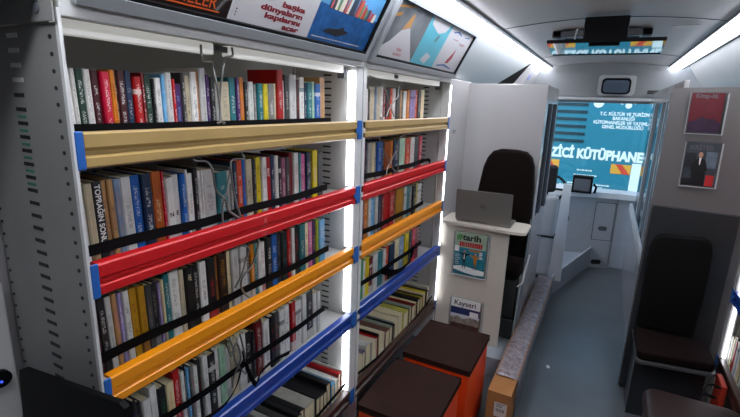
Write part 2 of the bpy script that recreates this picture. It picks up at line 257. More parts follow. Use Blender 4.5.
# ================================================================ THE SETTING
LX, RX = -1.32, 1.12
struct(MB().box(LX, RX, -1.6, 5.9, -.05, 0).build('floor', floor_m))
struct(MB().box(LX-.04, LX, -1.6, 3.3, 0, 2.3).build('wall_left', gloss_grey))
struct(MB().box(LX-.04, LX, 3.3, 5.9, 0, .9).box(LX-.04, LX, 3.3, 5.9, 1.9, 2.3).box(LX-.04, LX, 3.3, 3.6, .9, 1.9).build('wall_left_front', gloss_grey))
struct(MB().box(RX, RX+.04, -1.6, 3.15, 0, 2.3).box(RX, RX+.04, 3.15, 5.9, 0, .9).box(RX, RX+.04, 3.15, 5.9, 1.9, 2.3).build('wall_right', gloss_grey))
struct(MB().box(LX, RX, -1.64, -1.6, 0, 2.3).build('wall_back', dark_panel))
def ceil_z(x): return 2.262-.05*((x+.115)/.6)**2
mb = MB(); xs = [-.69+i*(.47+.69)/12 for i in range(13)]
vs = []; 
for y in (-1.6, 5.95):
    vs += [(x, y, ceil_z(x)) for x in xs]+[(x, y, ceil_z(x)+.03) for x in reversed(xs)]
nn = 26
mb.add(vs, [[i, (i+1) % nn, nn+(i+1) % nn, nn+i] for i in range(nn)], 0)
struct(mb.build('ceiling', ceil_m))
# seams across the ceiling
for k, y in enumerate((3.0, 4.75)):
    mb = MB(); mb.ribbon([(x, y, ceil_z(x)-.002) for x in xs], (0, 1, 0), .008, .003)
    struct(mb.build('trim_%d' % (k+1), dark_panel))
mb = MB(); mb.prism([(-.69, 2.212), (-.672, 2.225), (-.672, 2.208), (-.69, 2.2)], 'y', -1.6, 5.7); mb.prism([(.452, 2.2), (.452, 2.225), (.47, 2.212), (.47, 2.2)], 'y', -1.6, 5.7)
struct(mb.build('trim_3', dark_panel))
# sloping coves either side, above shelves
struct(MB().prism([(-.80, 2.195), (-.95, 1.93), (-1.32, 1.93), (-1.32, 2.3), (-.80, 2.3)], 'y', -1.6, 2.86).build('trim_4', cove_m))
struct(MB().prism([(.565, 2.19), (.73, 1.93), (1.12, 1.93), (1.12, 2.3), (.565, 2.3)], 'y', -1.6, 5.2).build('trim_5', cove_m))
# black ventilation line between cove and light strip
mb = MB(); mb.box(-.812, -.79, -1.6, 4.9, 2.188, 2.2)
struct(mb.build('trim_6', slot_m))
mb = MB(); mb.box(.556, .574, -1.6, 5.6, 2.176, 2.19)
struct(mb.build('trim_7', slot_m))

# ceiling light strips (lamps)
for side, a, b, lab in ((-1, -.788, -.69, 'long white ceiling light strip on the left, above the poster cases'), (1, .47, .552, 'long white ceiling light strip on the right, above the red magazine')):
    t = empty('ceiling_light', lab, 'ceiling light', group=None)
    za, zb = (2.195, 2.215) if side < 0 else (2.215, 2.19)
    pts = [(a, za), (a+.004, min(za, zb)-.022+.5*abs(za-zb)), (b-.004, min(za, zb)-.022+.5*abs(za-zb)), (b, zb), (b, zb+.02), (a, za+.02)]
    MB().prism(pts, 'y', -.25, 5.75).build('diffuser', lamp_m, t)
    MB().prism([(a, za+.021), (b, zb+.021), (b, zb+.05), (a, za+.05)], 'y', -.25, 5.75).build('housing', grey_metal, t)

# sloping roof hatch panel beyond the poster cases, with dark opening behind and pale pillar
hv = [(-.80, 2.185), (-.815, 2.19), (-1.15, 1.75), (-1.13, 1.745)]; he = [4.95, 4.95, 3.75, 3.75]
struct(MB().add([(x, 2.86, z) for x, z in hv]+[(x, e, z) for (x, z), e in zip(hv, he)], [[3, 2, 1, 0], [4, 5, 6, 7], [0, 1, 5, 4], [1, 2, 6, 5], [2, 3, 7, 6], [3, 0, 4, 7]]).build('trim_8', cove_m))
struct(MB().prism([(-.83, 2.2), (-1.30, 1.60), (-1.32, 1.62), (-1.32, 2.3), (-.80, 2.3)], 'y', 2.86, 5.2).build('trim_9', mat('void_black', '030303', .9, spec=.1)))
mb = MB(); mb.prism([(-.795, 2.2), (-1.02, 1.70), (-1.32, 1.70), (-1.32, 2.3), (-.795, 2.3)], 'y', 5.15, 5.75)
struct(mb.build('trim_10', gloss_grey))
struct(MB().prism([(-.84, 2.09), (-.862, 2.04), (-.866, 2.044), (-.845, 2.093)], 'y', 5.26, 5.30).build('trim_11', mat('mark_blue', '2a3e9a', .5)))

# left bulkhead behind the chair, and its short return beside the shelves
gp = gloss_grey
struct(MB().box(-.96, -.40, 3.30, 3.34, .14, 1.905, 0, .004).build('wall_partition_left', gp))
struct(MB().box(-.98, -.94, 2.86, 3.34, .14, 1.915, 0, .004).build('wall_return_left', gp))
# two little embossed marks and a screw on the return
mb = MB()
for y in (2.98, 3.02):
    mb.tube([(-.937, y+.010, 1.585), (-.937, y, 1.573), (-.937, y+.010, 1.56)], .002)
mb.tube([(-.938, 2.90, 1.30), (-.936, 2.90, 1.30)], .006)
struct(mb.build('trim_12', dark_panel))
# glazed side screen running forward from the bulkhead
pole_d = mat('frame_dark', '5c6066', .35, .2)
struct(MB().box(-.425, -.40, 3.34, 4.0, 1.78, 1.90, 0, .003).box(-.425, -.40, 3.34, 4.0, .14, .95, 0, .003).box(-.425, -.40, 3.34, 3.40, .95, 1.78).build('wall_screen_left', gp))
struct(MB().box(-.43, -.395, 3.62, 3.65, .95, 1.78).box(-.43, -.395, 3.92, 4.0, .95, 1.78).build('trim_13', pole_d))
g_scr = glass_mat('screen_glass', 'c4d4de')
struct(MB().box(-.414, -.410, 3.40, 3.92, .95, 1.78).build('window_2', g_scr))

# raised platform under the table and the chair, with its kerb
struct(MB().prism([(LX, 2.72), (-.298, 2.72), (-.298, 4.35), (-.013, 5.44), (-.013, 5.5), (LX, 5.5)], 'z', 0, .14).build('floor_platform', pod_m))
struct(MB().add([(0, 5.44, 0), (.215, 5.535, 0), (0, 5.51, 0), (0, 5.44, .235), (0, 5.51, .235), (.21, 5.535, .006)], [[0, 1, 5, 3], [1, 2, 4, 5], [3, 5, 4], [0, 3, 4, 2], [0, 2, 1]]).build('trim_14', pod_m))
mb = MB(); mb.ribbon([(-.285, 3.0, .145), (-.285, 4.35, .205), (0.0, 5.44, .238)], (0, 0, 1), .012, .010)
kb = [(-.285, 2.722, .0), (-.285, 4.35, 0), (0, 5.439, 0), (-.285, 2.722, .139), (-.285, 4.35, .20), (0, 5.439, .232)]
ko = [(a-.012, b, c) for a, b, c in kb]
struct(MB().add(kb+ko, [[0, 1, 4, 3], [1, 2, 5, 4], [7, 6, 9, 10], [8, 7, 10, 11], [3, 4, 10, 9], [4, 5, 11, 10], [0, 3, 9, 6], [2, 8, 11, 5]]).build('trim_26', pod_m))
struct(mb.build('trim_15', mat('kerb_edge', 'd2d6da', .3)))
Mk = frame((.0, 5.44, .03), (.215, .095, 0), (0, 0, 1))
mb = MB(); flat(mb, Mk, rrect(.02, .13, .012, .065, .024), .001, 0, .003)
struct(mb.build('trim_16', slot_m))
# kerb grip
# right: partition, its chamfered top, podium
struct(MB().prism([(.30, 1.885), (.28, 1.86), (.28, 0), (.74, 0), (.74, 1.90)], 'y', 3.08, 3.12).build('wall_partition_right', mat('partition_right', '6c6867', .25, noise=.02, nscale=3, coat=.3)))
struct(MB().prism([(.296, 1.215), (.288, 1.20), (.282, 0.02), (.70, 0.02), (.70, 1.205)], 'y', 3.045, 3.079).build('trim_17', mat('dark_locker', '2c2e30', .35, noise=.04)))
struct(MB().box(.74, RX, 3.05, 3.12, 0, 1.9).build('wall_partition_right_rear', gp))
# glazed screen along the right of the corridor
struct(MB().box(.335, .36, 3.12, 5.5, 0, .74, 0, .003).box(.335, .36, 3.12, 5.5, 1.82, 1.93, 0, .003).build('wall_screen_right', gp))
struct(MB().box(.33, .365, 3.8, 3.86, .74, 1.82).box(.33, .365, 4.1, 4.16, .74, 1.82).box(.33, .365, 4.75, 4.85, .74, 1.82).box(.355, .39, 5.42, 5.5, .74, 1.82).box(.333, .362, 3.12, 5.5, .72, .75).build('trim_18', mat('frame_grey', '9a9da0', .35, .2)))
struct(MB().box(.346, .349, 3.12, 5.42, .75, 1.82).build('window_3', g_scr))
# pale rail sloping along foot of that screen
struct(MB().prism([(3.15, .74), (5.4, .74), (5.4, .80), (3.15, .80)], 'x', .30, .325).build('trim_19', grey_metal))

# ---- front: header, windscreen, dashboard
hd = mat('header_grey', '7c7f80', .5, noise=.03)
struct(MB().prism([(5.72, 2.30), (5.72, 2.17), (5.78, 1.90), (5.82, 1.83), (5.92, 1.83), (5.92, 2.30)], 'x', LX, RX).build('wall_front_top', hd))
struct(MB().box(LX, -1.05, 5.82, 5.92, 0, 1.84).box(.95, RX, 5.82, 5.92, 0, 1.84).box(-1.05, .95, 5.82, 5.92, 0, .82).build('wall_front', hd))
struct(MB().box(-1.05, .95, 5.865, 5.872, .82, 1.84).build('window_1', glass_mat('windscreen_glass', 'e6f2f2', .03)))
struct(MB().box(LX, RX, 5.70, 5.76, 1.855, 1.885, 0, .004).build('trim_20', mat('header_lip', '9a9c9c', .5)))
struct(MB().box(.30, .46, 5.69, 5.715, 1.93, 1.97, 0, .003).build('trim_21', slot_m))
# dashboard
dash_m = mat('dash_grey', 'a9aeb0', .45, noise=.04); dash_w = mat('dash_white', 'e6eaec', .4)
d = empty('dashboard', 'pale grey dashboard with storage hatch below the windscreen', 'dashboard')
mb = MB(); mb.prism([(-.62, 5.32), (-.02, 5.54), (.20, 5.58), (.95, 5.58), (.95, 5.815), (-1.05, 5.815), (-1.05, 5.30)], 'z', 0.0, .80); mb.build('cabinet', dash_m, d)
mb = MB(); mb.prism([(-.66, 5.26), (-.02, 5.49), (.20, 5.53), (.95, 5.53), (.95, 5.817), (-1.05, 5.817), (-1.05, 5.26)], 'z', .80, .86); mb.build('top', dash_w, d)
Md = frame((-.62, 5.318, 0), (.60, .22, 0), (0, 0, 1)); 
mb = MB(); flat(mb, Md, rrect(.33, .37, .50, .56, .015), .001, 0, .004); mb.build('lock', slot_m, d)
Md2 = frame((-.02, 5.538, 0), (.22, .04, 0), (0, 0, 1))
mb = MB(); flat(mb, Md2, rrect(.01, .205, .31, .74, .01), .001, 0, .003); flat(mb, Md2, rrect(.004, .211, .304, .746, .01), .0002, 1, .0006); hat = mb.build('hatch', [dash_m, slot_m], d)
mb = MB(); flat(mb, Md2, rrect(.06, .15, .42, .47, .022), .005, 0, .004); mb.build('handle', dark_panel, hat)
mb = MB(); flat(mb, Md2, rect(.218, .223, 0, .79), .0005, 0, .002); mb.build('seam', dark_panel, d)
# white slanted column beside driver
tag(MB().prism([(-.335, .14), (-.215, .14), (-.235, 1.08), (-.30, 1.08)], 'y', 4.40, 4.44).build('side_screen', dash_w), 'white slanted upright panel between driver seat and dashboard', 'panel')
# instruments
t = empty('instrument_cluster', 'black instrument binnacle on the dashboard with angled screen', 'instrument cluster')
MB().prism([(5.32, .86), (5.5, .86), (5.5, .93), (5.46, 1.04), (5.36, 1.04)], 'x', -.28, -.08).build('housing', black_m, t)
M2 = frame((-.26, 5.315, .885), (1, 0, 0), (0, .04, .155)); mb = MB(); flat(mb, M2, rrect(0, .16, .0, .13, .01), .004, 0, .003); mb.build('screen', mat('screen_grey', '4c5258', .25), t)
MB().tube([(-.05, 5.40, .86), (-.04, 5.40, .93), (-.07, 5.40, .96)], .012).build('stalk', black_m, t)
# steering wheel (mostly hidden behind driver seat)
t = empty('steering_wheel', 'black steering wheel in front of driver seat', 'steering wheel')
Mw = Matrix.Translation((-.52, 5.06, .92)) @ Matrix.Rotation(R(40), 4, 'X')
MB().tube([(Mw @ Vector((.2*math.cos(a*math.pi/16), .2*math.sin(a*math.pi/16), 0))) for a in range(33)], .014).build('rim', black_m, t)
MB().box(-.06, .06, -.04, .04, -.03, .01, 0, .01, Mw).box(-.19, .19, -.012, .012, -.012, 0, 0, .003, Mw).build('hub', black_m, t)
MB().tube([(-.52, 5.08, .90), (-.52, 5.26, .70)], .03).build('column', black_m, t)
# driver seat
t = empty('driver_seat', 'light grey driver seat with black strap, beyond glazed partition', 'seat')
ds = mat('driver_seat_shell', 'a9aeb2', .5, noise=.03); dsf = mat('driver_fabric', '15161a', .8)
bk = MB().box(-.43, -.30, 4.15, 4.28, .42, 1.02, 0, .04, Matrix.Translation((-.12, 0, 0)), 4).box(-.50, -.31, 4.15, 4.26, .25, 1.0, 0, .035, None, 4).build('seat_back', ds, t)
MB().box(-.60, -.345, 4.15, 4.22, 1.03, 1.27, 0, .03, None, 4).build('headrest', dsf, t)
MB().box(-.52, -.305, 4.145, 4.265, .62, .64, 0, .002).build('strap', dsf, t)
MB().box(-.85, -.36, 4.28, 4.75, .45, .57, 0, .04, None, 4).build('seat_cushion', dsf, t)
MB().box(-.75, -.42, 4.35, 4.7, .14, .45, 0, .02).build('pedestal', dark_panel, t)
# rear-view mirror
t = empty('rear_view_mirror', 'rounded interior rear view mirror in pale housing above windscreen', 'mirror')
Mm = frame((-.135, 5.69, 1.935), (1, 0, 0), (0, -.05, .185)) @ Matrix.Diagonal((.86, .86, 1, 1))
mb = MB(); mb.prism(rrect(-.05, .37, -.03, .22, .05), 'z', -.035, .005, 0, Mm); mb.build('housing', mat('mirror_housing', 'a8aaaa', .45), t)
mb = MB(); mb.prism(rrect(-.008, .318, -.005, .19, .05), 'z', .006, .03, 0, Mm); mb.build('rim', black_m, t)
mb = MB(); mb.prism(rrect(.012, .298, .015, .17, .04), 'z', .031, .035, 0, Mm); mb.build('mirror_glass', mat('mirror_glass', 'b9c8dc', .06, 1), t)

# ---- outside: the teal side of another library bus, asphalt
struct(MB().box(-12, 12, 5.95, 30, -.65, -.6).build('ground', mat('asphalt', '8a8a88', .9, noise=.1, nscale=4)))
ext = empty('library_bus', 'teal library bus outside the windscreen with white lettering and dark louvres', 'bus')
teal = mat('bus_teal', '2f7d94', .35, noise=.06, nscale=2, coat=.3)
EY = 8.0
MB().box(-5.5, 4.5, EY, EY+2.3, -.15, 2.75, 0, .06).build('body', teal, ext)
mb = MB()
for i in range(7): mb.box(-1.05, -.34, EY-.012, EY, 1.23+i*.115, 1.275+i*.115, 0)
mb.build('louvre', mat('louvre_dark', '17313c', .5), ext)
Me = frame((0, EY-.002, 0), (1, 0, 0), (0, 0, 1))
wt = mat('vinyl_white', 'f0f4f4', .5)
text('lettering', 'GEZİCİ KÜTÜPHANE', .205, wt, Me, ext, 'RIGHT', .51, .985, .001, .002, .011, .77)
text('lettering', 'T.C. KÜLTÜR VE TURİZM\nBAKANLIĞI\nKÜTÜPHANELER VE YAYIMLAR\nGENEL MÜDÜRLÜĞÜ', .070, wt, Me, ext, 'CENTER', .17, 1.675, .001, .002, .002, .85)
mb = MB()
for k in range(12):
    a = R(15+k*30/2.2); flat(mb, Me, [(.21+.11*math.cos(a+q)*rr, 1.83+.11*math.sin(a+q)*rr) for q, rr in ((0, .7), (.12, .7), (.12, 1), (0, 1))], .001, 0, .002)
mb.disc((.21, EY-.003, 1.83), .045, 'y', .004); mb.disc((-.2, EY-.003, 1.86), .075, 'y', .004)
mb.build('emblem', wt, ext)
hy = mat('hazard_yellow', 'e9a33a', .5); hr = mat('hazard_red', 'd8452e', .5)
for x0, x1 in ((-1.2, -.66), (.10, .38)):
    mb = MB(); flat(mb, Me, rect(x0, x1, .78, .93), .001, 0, .002)
    for k in range(2):
        c = x0+.06+k*.24
        if c+.19 < x1: flat(mb, Me, [(c, .93), (c+.09, .93), (min(c+.21, x1), .78), (c+.11, .78)], .003, 1, .002)
    mb.build('hazard_marking', [hy, hr], ext)
mb = MB(); flat(mb, Me, rect(.385, .95, .50, .96), .001, 0, .002); mb.build('white_patch', wt, ext)
mb = MB()
for z, x0, x1 in ((.78, -.38, -.15), (.70, -.42, -.10), (.66, -.36, -.16), (.56, -.5, .1), (.52, -.62, .0)):
    xx = x0
    rn = random.Random(int(z*100))
    while xx < x1:
        l = rn.uniform(.015, .04); flat(mb, Me, rect(xx, xx+l, z, z+.022), .001, 0, .002); xx += l+.01
mb.build('small_print', wt, ext)
# ================================================================ SHELVES
FX = -.927                        # front plane of the left shelves
RAILS = [('top', 1.671, beige_p, 'beige'), ('2', 1.392, red_p, 'red'), ('3', 1.117, orange_p, 'orange'), ('4', .800, blue_p, 'blue'), ('5', .390, brown_p, 'brown')]
def rail_profile(x, z, s=1):
    """C-shaped rail with a groove, front towards s*x"""
    p = [(-.022, -.004), (-.018, 0), (.006, 0), (.010, -.004), (.010, -.030), (.001, -.038), (.001, -.046), (.010, -.052), (.010, -.069), (.006, -.073), (-.004, -.073), (-.006, -.050), (-.006, -.006), (-.022, -.008)]
    return [(x+s*a, z+b) for a, b in p]
def slots(mb, y, x0, x1, z0, z1, dz, mi, hgt=.007, face=-1):
    z = z0
    while z < z1:
        mb.box(x0, x1, min(y, y+face*.0012), max(y, y+face*.0012), z-hgt/2, z+hgt/2, mi); z += dz
def bay(y0, y1, label, left_panel, s=1, fx=FX, rails=RAILS, ztop=1.90, led=True, led_x=(.017, .048), first=True):
    """one shelf bay between y0 and y1, opening towards s*x"""
    t = empty('bookshelf', label, 'bookshelf')
    bx = fx-s*.345
    X_ = lambda a, b: (min(fx-s*a, fx-s*b), max(fx-s*a, fx-s*b))
    xa, xb = X_(0, .345)
    MB().box(*X_(.345, .351), y0, y1, .05, ztop).build('back_panel', grey_metal, t)
    # side panels with slots
    mb = MB(); mb.box(*X_(.012, .345), y1-.022, y1-.016, .05, ztop, 0)
    slots(mb, y1-.022, *X_(.145, .185), .15, ztop-.02, .0275, 1)
    mb.box(*X_(.050, .054), y1-.030, y1-.022, .05, ztop, 0); mb.box(*X_(.335, .345), y1-.03, y1-.022, .05, ztop, 0)
    mb.build('side_panel', [grey_metal, slot_m], t)
    mb = MB()
    if left_panel:
        mb.box(*X_(0.002, .35), y0, y0+.005, .0, 1.875, 0)
        slots(mb, y0, fx-s*.193, fx-s*.155, .55, 1.76, .029, 1, .008)
        slots(mb, y0, fx-s*.19, fx-s*.150, 1.77, 1.88, .029, 3, .009)
        slots(mb, y0, fx-s*.19, fx-s*.158, 1.55, 1.70, .029, 2, .006)
        for k in range(40):
            z = 1.85-k*.0315; mb.disc((fx-s*.033, y0-.0008, z), .0042, 'y', .002, 1, 10)
            mb.disc((fx-s*.335, y0-.0008, z), .0035, 'y', .002, 1, 10)
    else:
        mb.box(*X_(.012, .345), y0+.02, y0+.026, .05, ztop, 0)
    mb.build('end_panel' if left_panel else 'side_panel', [panel_grey if left_panel else grey_metal, slot_m, hole_g, slot_l], t)
    # posts
    mb = MB()
    if left_panel: mb.box(*X_(-.001, .010), y0-.0015, y0+.0055, 0, ztop, 0, .001)
    else: mb.box(*X_(0, .03), y0+.002, y0+.026, 0, ztop, 0, .002)
    mb.build('post', white_metal, t)
    MB().box(*X_(.004, .04), y1-.044 if led_x[0] > .01 else y1-.02, y1, 0, ztop, 0, .002).build('post', white_metal, t)
    # shelves and rails
    for nm, z, pm, cn in rails:
        zs = z-.025
        MB().box(*X_(.024, .34), y0+.028, y1-.032, zs-.022, zs, 0, .001).build('shelf', white_metal, t)
        ya, yb = y0+(.022 if left_panel else .004), y1-(.046 if led_x[0] > .01 else .026)
        r = MB().prism(rail_profile(fx-s*.010, z, s), 'y', ya, yb).build('front_rail', pm, t)
        r['label'] = cn+' painted front rail'
        for yy, w_, wedge in ((ya-.010, .018, 0), (yb+.022 if led_x[0] > .01 else yb+.01, .036 if led_x[0] > .01 else .018, 1)):
            if not wedge and not left_panel: continue
            mb = MB(); mb.box(*X_(-.003, .003), yy-w_/2, yy+w_/2, z-.076, z+.003, 0, .003)
            if wedge: mb.prism([(yy-w_/2+.001, z-.022), (yy-w_/2-.014, z-.030), (yy-w_/2-.014, z-.044), (yy-w_/2+.001, z-.055)], 'x', min(fx+s*.0005, fx+s*.0025), max(fx+s*.0005, fx+s*.0025))
            mb.build('bracket', blue_m, t)
    # top beam and the lamp bar behind it
    mb = MB(); mb.box(*X_(0, .02), y0+.005, y1-.003, 1.886, 1.918, 0, .003); mb.box(*X_(0, .345), y0+.005, y1-.003, 1.918, 1.926, 0)
    mb.build('top_beam', white_metal, t)
    ym = y0+.40*(y1-y0)-.02
    mb = MB(); mb.box(*X_(.062, .09), y0+.03, ym-.02, 1.862, 1.892, 0, .003); mb.box(*X_(.062, .09), ym+.035, y1-.06, 1.862, 1.892, 0, .003)
    mb.box(*X_(.066, .086), ym-.02, ym+.035, 1.872, 1.888, 1); mb.box(*X_(.06, .092), y1-.06, y1-.045, 1.84, 1.885, 1)
    mb.build('lamp_bar', [tube_m, dark_panel], t)
    if led:
        zz = [ztop-.03]+[v for nm, z, pm, cn in rails for v in (z+.004, z-.077)][:-1]
        for i in range(0, len(zz)-1, 2):
            MB().box(*X_(*led_x), y1-(.049 if led_x[0] > .01 else .019), y1-(.0445 if led_x[0] > .01 else .0165), zz[i+1], zz[i]).build('led_strip', led_m, t)
    return t
bay(.506, 1.684, 'near steel bookshelf bay with grey perforated end panel and five painted rails', True)
bay(1.685, 2.856, 'far steel bookshelf bay between the middle post and white magazine table', False, led_x=(-.004, .024))
# upper side cover above end panel
struct(MB().box(-1.21, -.925, .496, .499, 1.876, 2.19, 0).box(-1.21, -.925, .499, .52, 2.18, 2.19, 0).build('trim_22', panel_grey))
mb = MB()
for x in (-1.12, -.975): mb.disc((x, .494, 1.90), .011, 'y', .004, 0, 14)
struct(mb.build('trim_23', dark_panel))

# ================================================================ BOOKS
def srgb(h, j=0):
    r_ = [max(0, min(1, int(h[i:i+2], 16)/255+j)) for i in (0, 2, 4)]
    return tuple(lin(c) for c in r_)+(1,)
rnd = random.Random(11)
def make_book(y0, y1, hgt, depth, xf, zb, cov, ink, label, group, lean=0, jit=0):
    """spine towards +x; origin at the foot of the spine"""
    th = (y1-y0)-.0006; c = .0014 if th > .01 else .0009; h2 = th/2; b = min(.003, h2*.45)
    mb = MB()
    # cover: spine and two boards as a U
    pts = [(-depth, -h2), (-.003, -h2), (0, -h2+b), (0, h2-b), (-.003, h2), (-depth, h2), (-depth, h2-c), (-.005, h2-c), (-.005, -h2+c), (-depth, -h2+c)]
    mb.prism(pts, 'z', 0, hgt)
    o = mb.build('book', cover_m)
    o.location = (xf, (y0+y1)/2, zb+h2*math.sin(lean)+.0002); o.rotation_euler = (lean, 0, 0)
    hx = INK[cov][0]; j = rnd.uniform(-jit, jit)
    o.color = srgb(hx, j); o['ink'] = [float(v) for v in srgb(INK[ink][0])[:3]]; o['seed'] = rnd.random()
    o['half'] = float(h2); o['tall'] = float(hgt)
    tag(o, label, 'book', group)
    pg = MB().box(-depth+.003, -.0052, -h2+c+.0002, h2-c-.0002, .003, hgt-.003)
    pg.build('page_block', page_m, o)
    return o
ORD = 'first second third fourth fifth sixth seventh eighth ninth tenth eleventh twelfth thirteenth fourteenth fifteenth sixteenth seventeenth eighteenth nineteenth twentieth'.split()
TENS = {20: 'twenty', 30: 'thirty', 40: 'forty', 50: 'fifty'}
def ordn(i):
    if i <= 20: return ORD[i-1]
    if i % 10 == 0: return {30: 'thirtieth', 40: 'fortieth', 50: 'fiftieth'}[i]
    return TENS[i//10*10]+'-'+ORD[i % 10-1]
ROWINFO = {'n1': ('beige rail of near bay', 1.671), 'n2': ('red rail of near bay', 1.392), 'n3': ('orange rail of near bay', 1.117), 'n4': ('blue rail of near bay', .80),
           'f1': ('beige rail of far bay', 1.671), 'f2': ('red rail of far bay', 1.392), 'f3': ('orange rail of far bay', 1.117), 'f4': ('blue rail of far bay', .80)}
all_books = {}
for key, (where, rz) in ROWINFO.items():
    L = BOOK_ROWS[key]; n = len(L); all_books[key] = []
    for i, (a, b, h, c, k) in enumerate(L):
        th = b-a; size = 'thin ' if th < .011 else ('thick ' if th > .024 else '')
        pos = ordn(i+1)+' from left' if i < n/2 else (ordn(n-i)+' from right' if n-i > 1 else 'at the right end')
        lab = '%s%s book standing %s behind %s' % (size, INK[c][1], pos, where)
        bk = make_book(a, b, h, rnd.uniform(.125, .15), -.985-rnd.uniform(0, .010), rz-.0245, c, k, lab, 'books behind the '+where, lean=.028 if key[0] == 'n' else .01, jit=.03)
        all_books[key].append(bk)
def on_spine(bk, s, size, hx, z=None, turn=True):
    """lettering on a spine, reading downwards"""
    M = bk.matrix_world
    T = frame((0.0002, 0, 0), (0, 0, -1) if turn else (0, 1, 0), (0, 1, 0) if turn else (0, 0, 1))
    q = text('title', s, size, mat('ink_'+hx, hx, .5), T, bk, 'CENTER', -z if turn else 0, -size*.36 if turn else z, 0.0004, .0002, .0004)
    return q
for bk, s, z, hx, k in ((all_books['n2'][3], 'TOPRAĞIN SONU', .115, 'e8e8e4', .02), (all_books['n2'][12], 'N', .07, '17181c', .0), (all_books['n2'][13], 'E', .07, '17181c', 0), (all_books['n3'][15], '107', .16, 'd8c9a0', .0), (all_books['n2'][31], 'MAY', .14, 'f2e6dc', 0)):
    h2 = bk['half']; bk['seed'] = .02; bk['tall'] = 9.0      # push procedural marks off these spines
    if k: on_spine(bk, s, .017, hx, z)
    elif len(s) == 1: on_spine(bk, s, .017, hx, z, False)
    else: on_spine(bk, s, .014, hx, z)

# books lying on their long edge along the bottom shelf, spines or pages up
def low_book(y0, th, wid, ln, kind, cov, label, group, lean=0.0, xf=-.962):
    zb = .3655
    mb = MB(); c = .0016; h2 = th/2-.0004
    if kind == 'spine':   # spine on top
        pts = [(-h2, 0), (-h2, wid-.003), (-h2+.003, wid), (h2-.003, wid), (h2, wid-.003), (h2, 0), (h2-c, 0), (h2-c, wid-.005), (-h2+c, wid-.005), (-h2+c, 0)]
        pz = (.003, wid-.0053)
    else:                 # spine below, pages on top
        pts = [(-h2, wid), (-h2, .003), (-h2+.003, 0), (h2-.003, 0), (h2, .003), (h2, wid), (h2-c, wid), (h2-c, .005), (-h2+c, .005), (-h2+c, wid)]
        pz = (.0053, wid-.003)
    mb.prism(pts, 'x', -ln, 0)
    o = mb.build('book', cover_m); o.location = (xf-rnd.uniform(0, .012), y0+th/2, zb); o.rotation_euler = (lean, 0, 0)
    o.color = srgb(INK[cov][0], rnd.uniform(-.02, .02)); o['ink'] = [.5, .5, .45]; o['seed'] = rnd.random(); o['half'] = .3; o['tall'] = 9.0
    tag(o, label, 'book', group)
    MB().box(-ln+.003, -.003, -h2+c+.0002, h2-c-.0002, *pz).build('page_block', page_m, o)
    return o
INK['gw'] = ('a8a69c', 'grey white'); INK['yg'] = ('b9b65e', 'pale yellow'); INK['pgy'] = ('6e6a78', 'purple grey'); INK['rb'] = ('6a4a3e', 'red brown'); INK['ggn'] = ('8f9a8c', 'grey green')
near_low = [(.55, 'k', 's'), (.035, 'w', 'p'), (.03, 'k', 's'), (.04, 'k', 's'), (.03, 'dg', 's'), (.025, 'li', 's'), (.035, 'k', 's'), (.03, 'w', 'p'), (.04, 'k', 's'), (.035, 'dg', 's'), (.03, 'k', 's'), (.03, 'g', 's'), (.035, 'k', 's'), (.04, 'k', 's'), (.03, 'k', 's'),
            (.035, 'dg', 's'), (.03, 'k', 's'), (.03, 'k', 's'), (.035, 'k', 's'), (.075, 'gw', 's'), (.03, 'k', 's'), (.03, 'k', 's'), (.03, 'k', 's'), (.035, 'k', 's'), (.03, 'lb', 's'), (.035, 'w', 's'), (.022, 'r', 's'), (.012, 'w', 's')]
far_low = [(0, 0, 0), (.03, 'cm', 'p'), (.03, 'yg', 's'), (.05, 'w', 'p'), (.045, 'pgy', 's'), (.06, 'w', 's'), (.05, 'w', 'p'), (.026, 'r', 's'), (.012, 'k', 's'), (.075, 'w', 'p'), (.055, 'rb', 's'), (.05, 'ggn', 's'), (.016, 'k', 's'), (.07, 'w', 'p'), (.065, 'cm', 'p'), (.075, 'yg', 's'), (.015, 'k', 's'), (.045, 'ggn', 's'), (.06, 'dr', 's'), (.025, 'cm', 'p'), (.05, 'k', 's'), (.035, 'y', 's'), (.035, 'k', 's'), (.025, 'cm', 'p'), (.025, 'y', 's'), (.035, 'k', 's'), (.03, 'cm', 's')]
def low_row(start, L, where, group):
    y = start; n = len(L)
    for i, (th, c, k) in enumerate(L):
        desc = 'spine up' if k == 's' else 'pages up'
        lab = '%s book lying %s on %s, %s' % (INK[c][1], desc, where, (ordn(i+1)+' from left') if i < n/2 else (ordn(n-i)+' from right'))
        wid = rnd.uniform(.105, .140); low_book(y, th, wid, rnd.uniform(.18, .215), 'spine' if k == 's' else 'pages', c, lab, group)
        y += th
    return y
tot = sum(t_[0] for t_ in near_low[1:])
low_row(1.632-tot, near_low[1:], 'bottom shelf of near bay', 'books lying on the bottom shelf of the near bay')
tot2 = sum(t_[0] for t_ in far_low[1:])
low_row(2.81-tot2, far_low[1:], 'bottom shelf of far bay', 'books lying on the bottom shelf of the far bay')

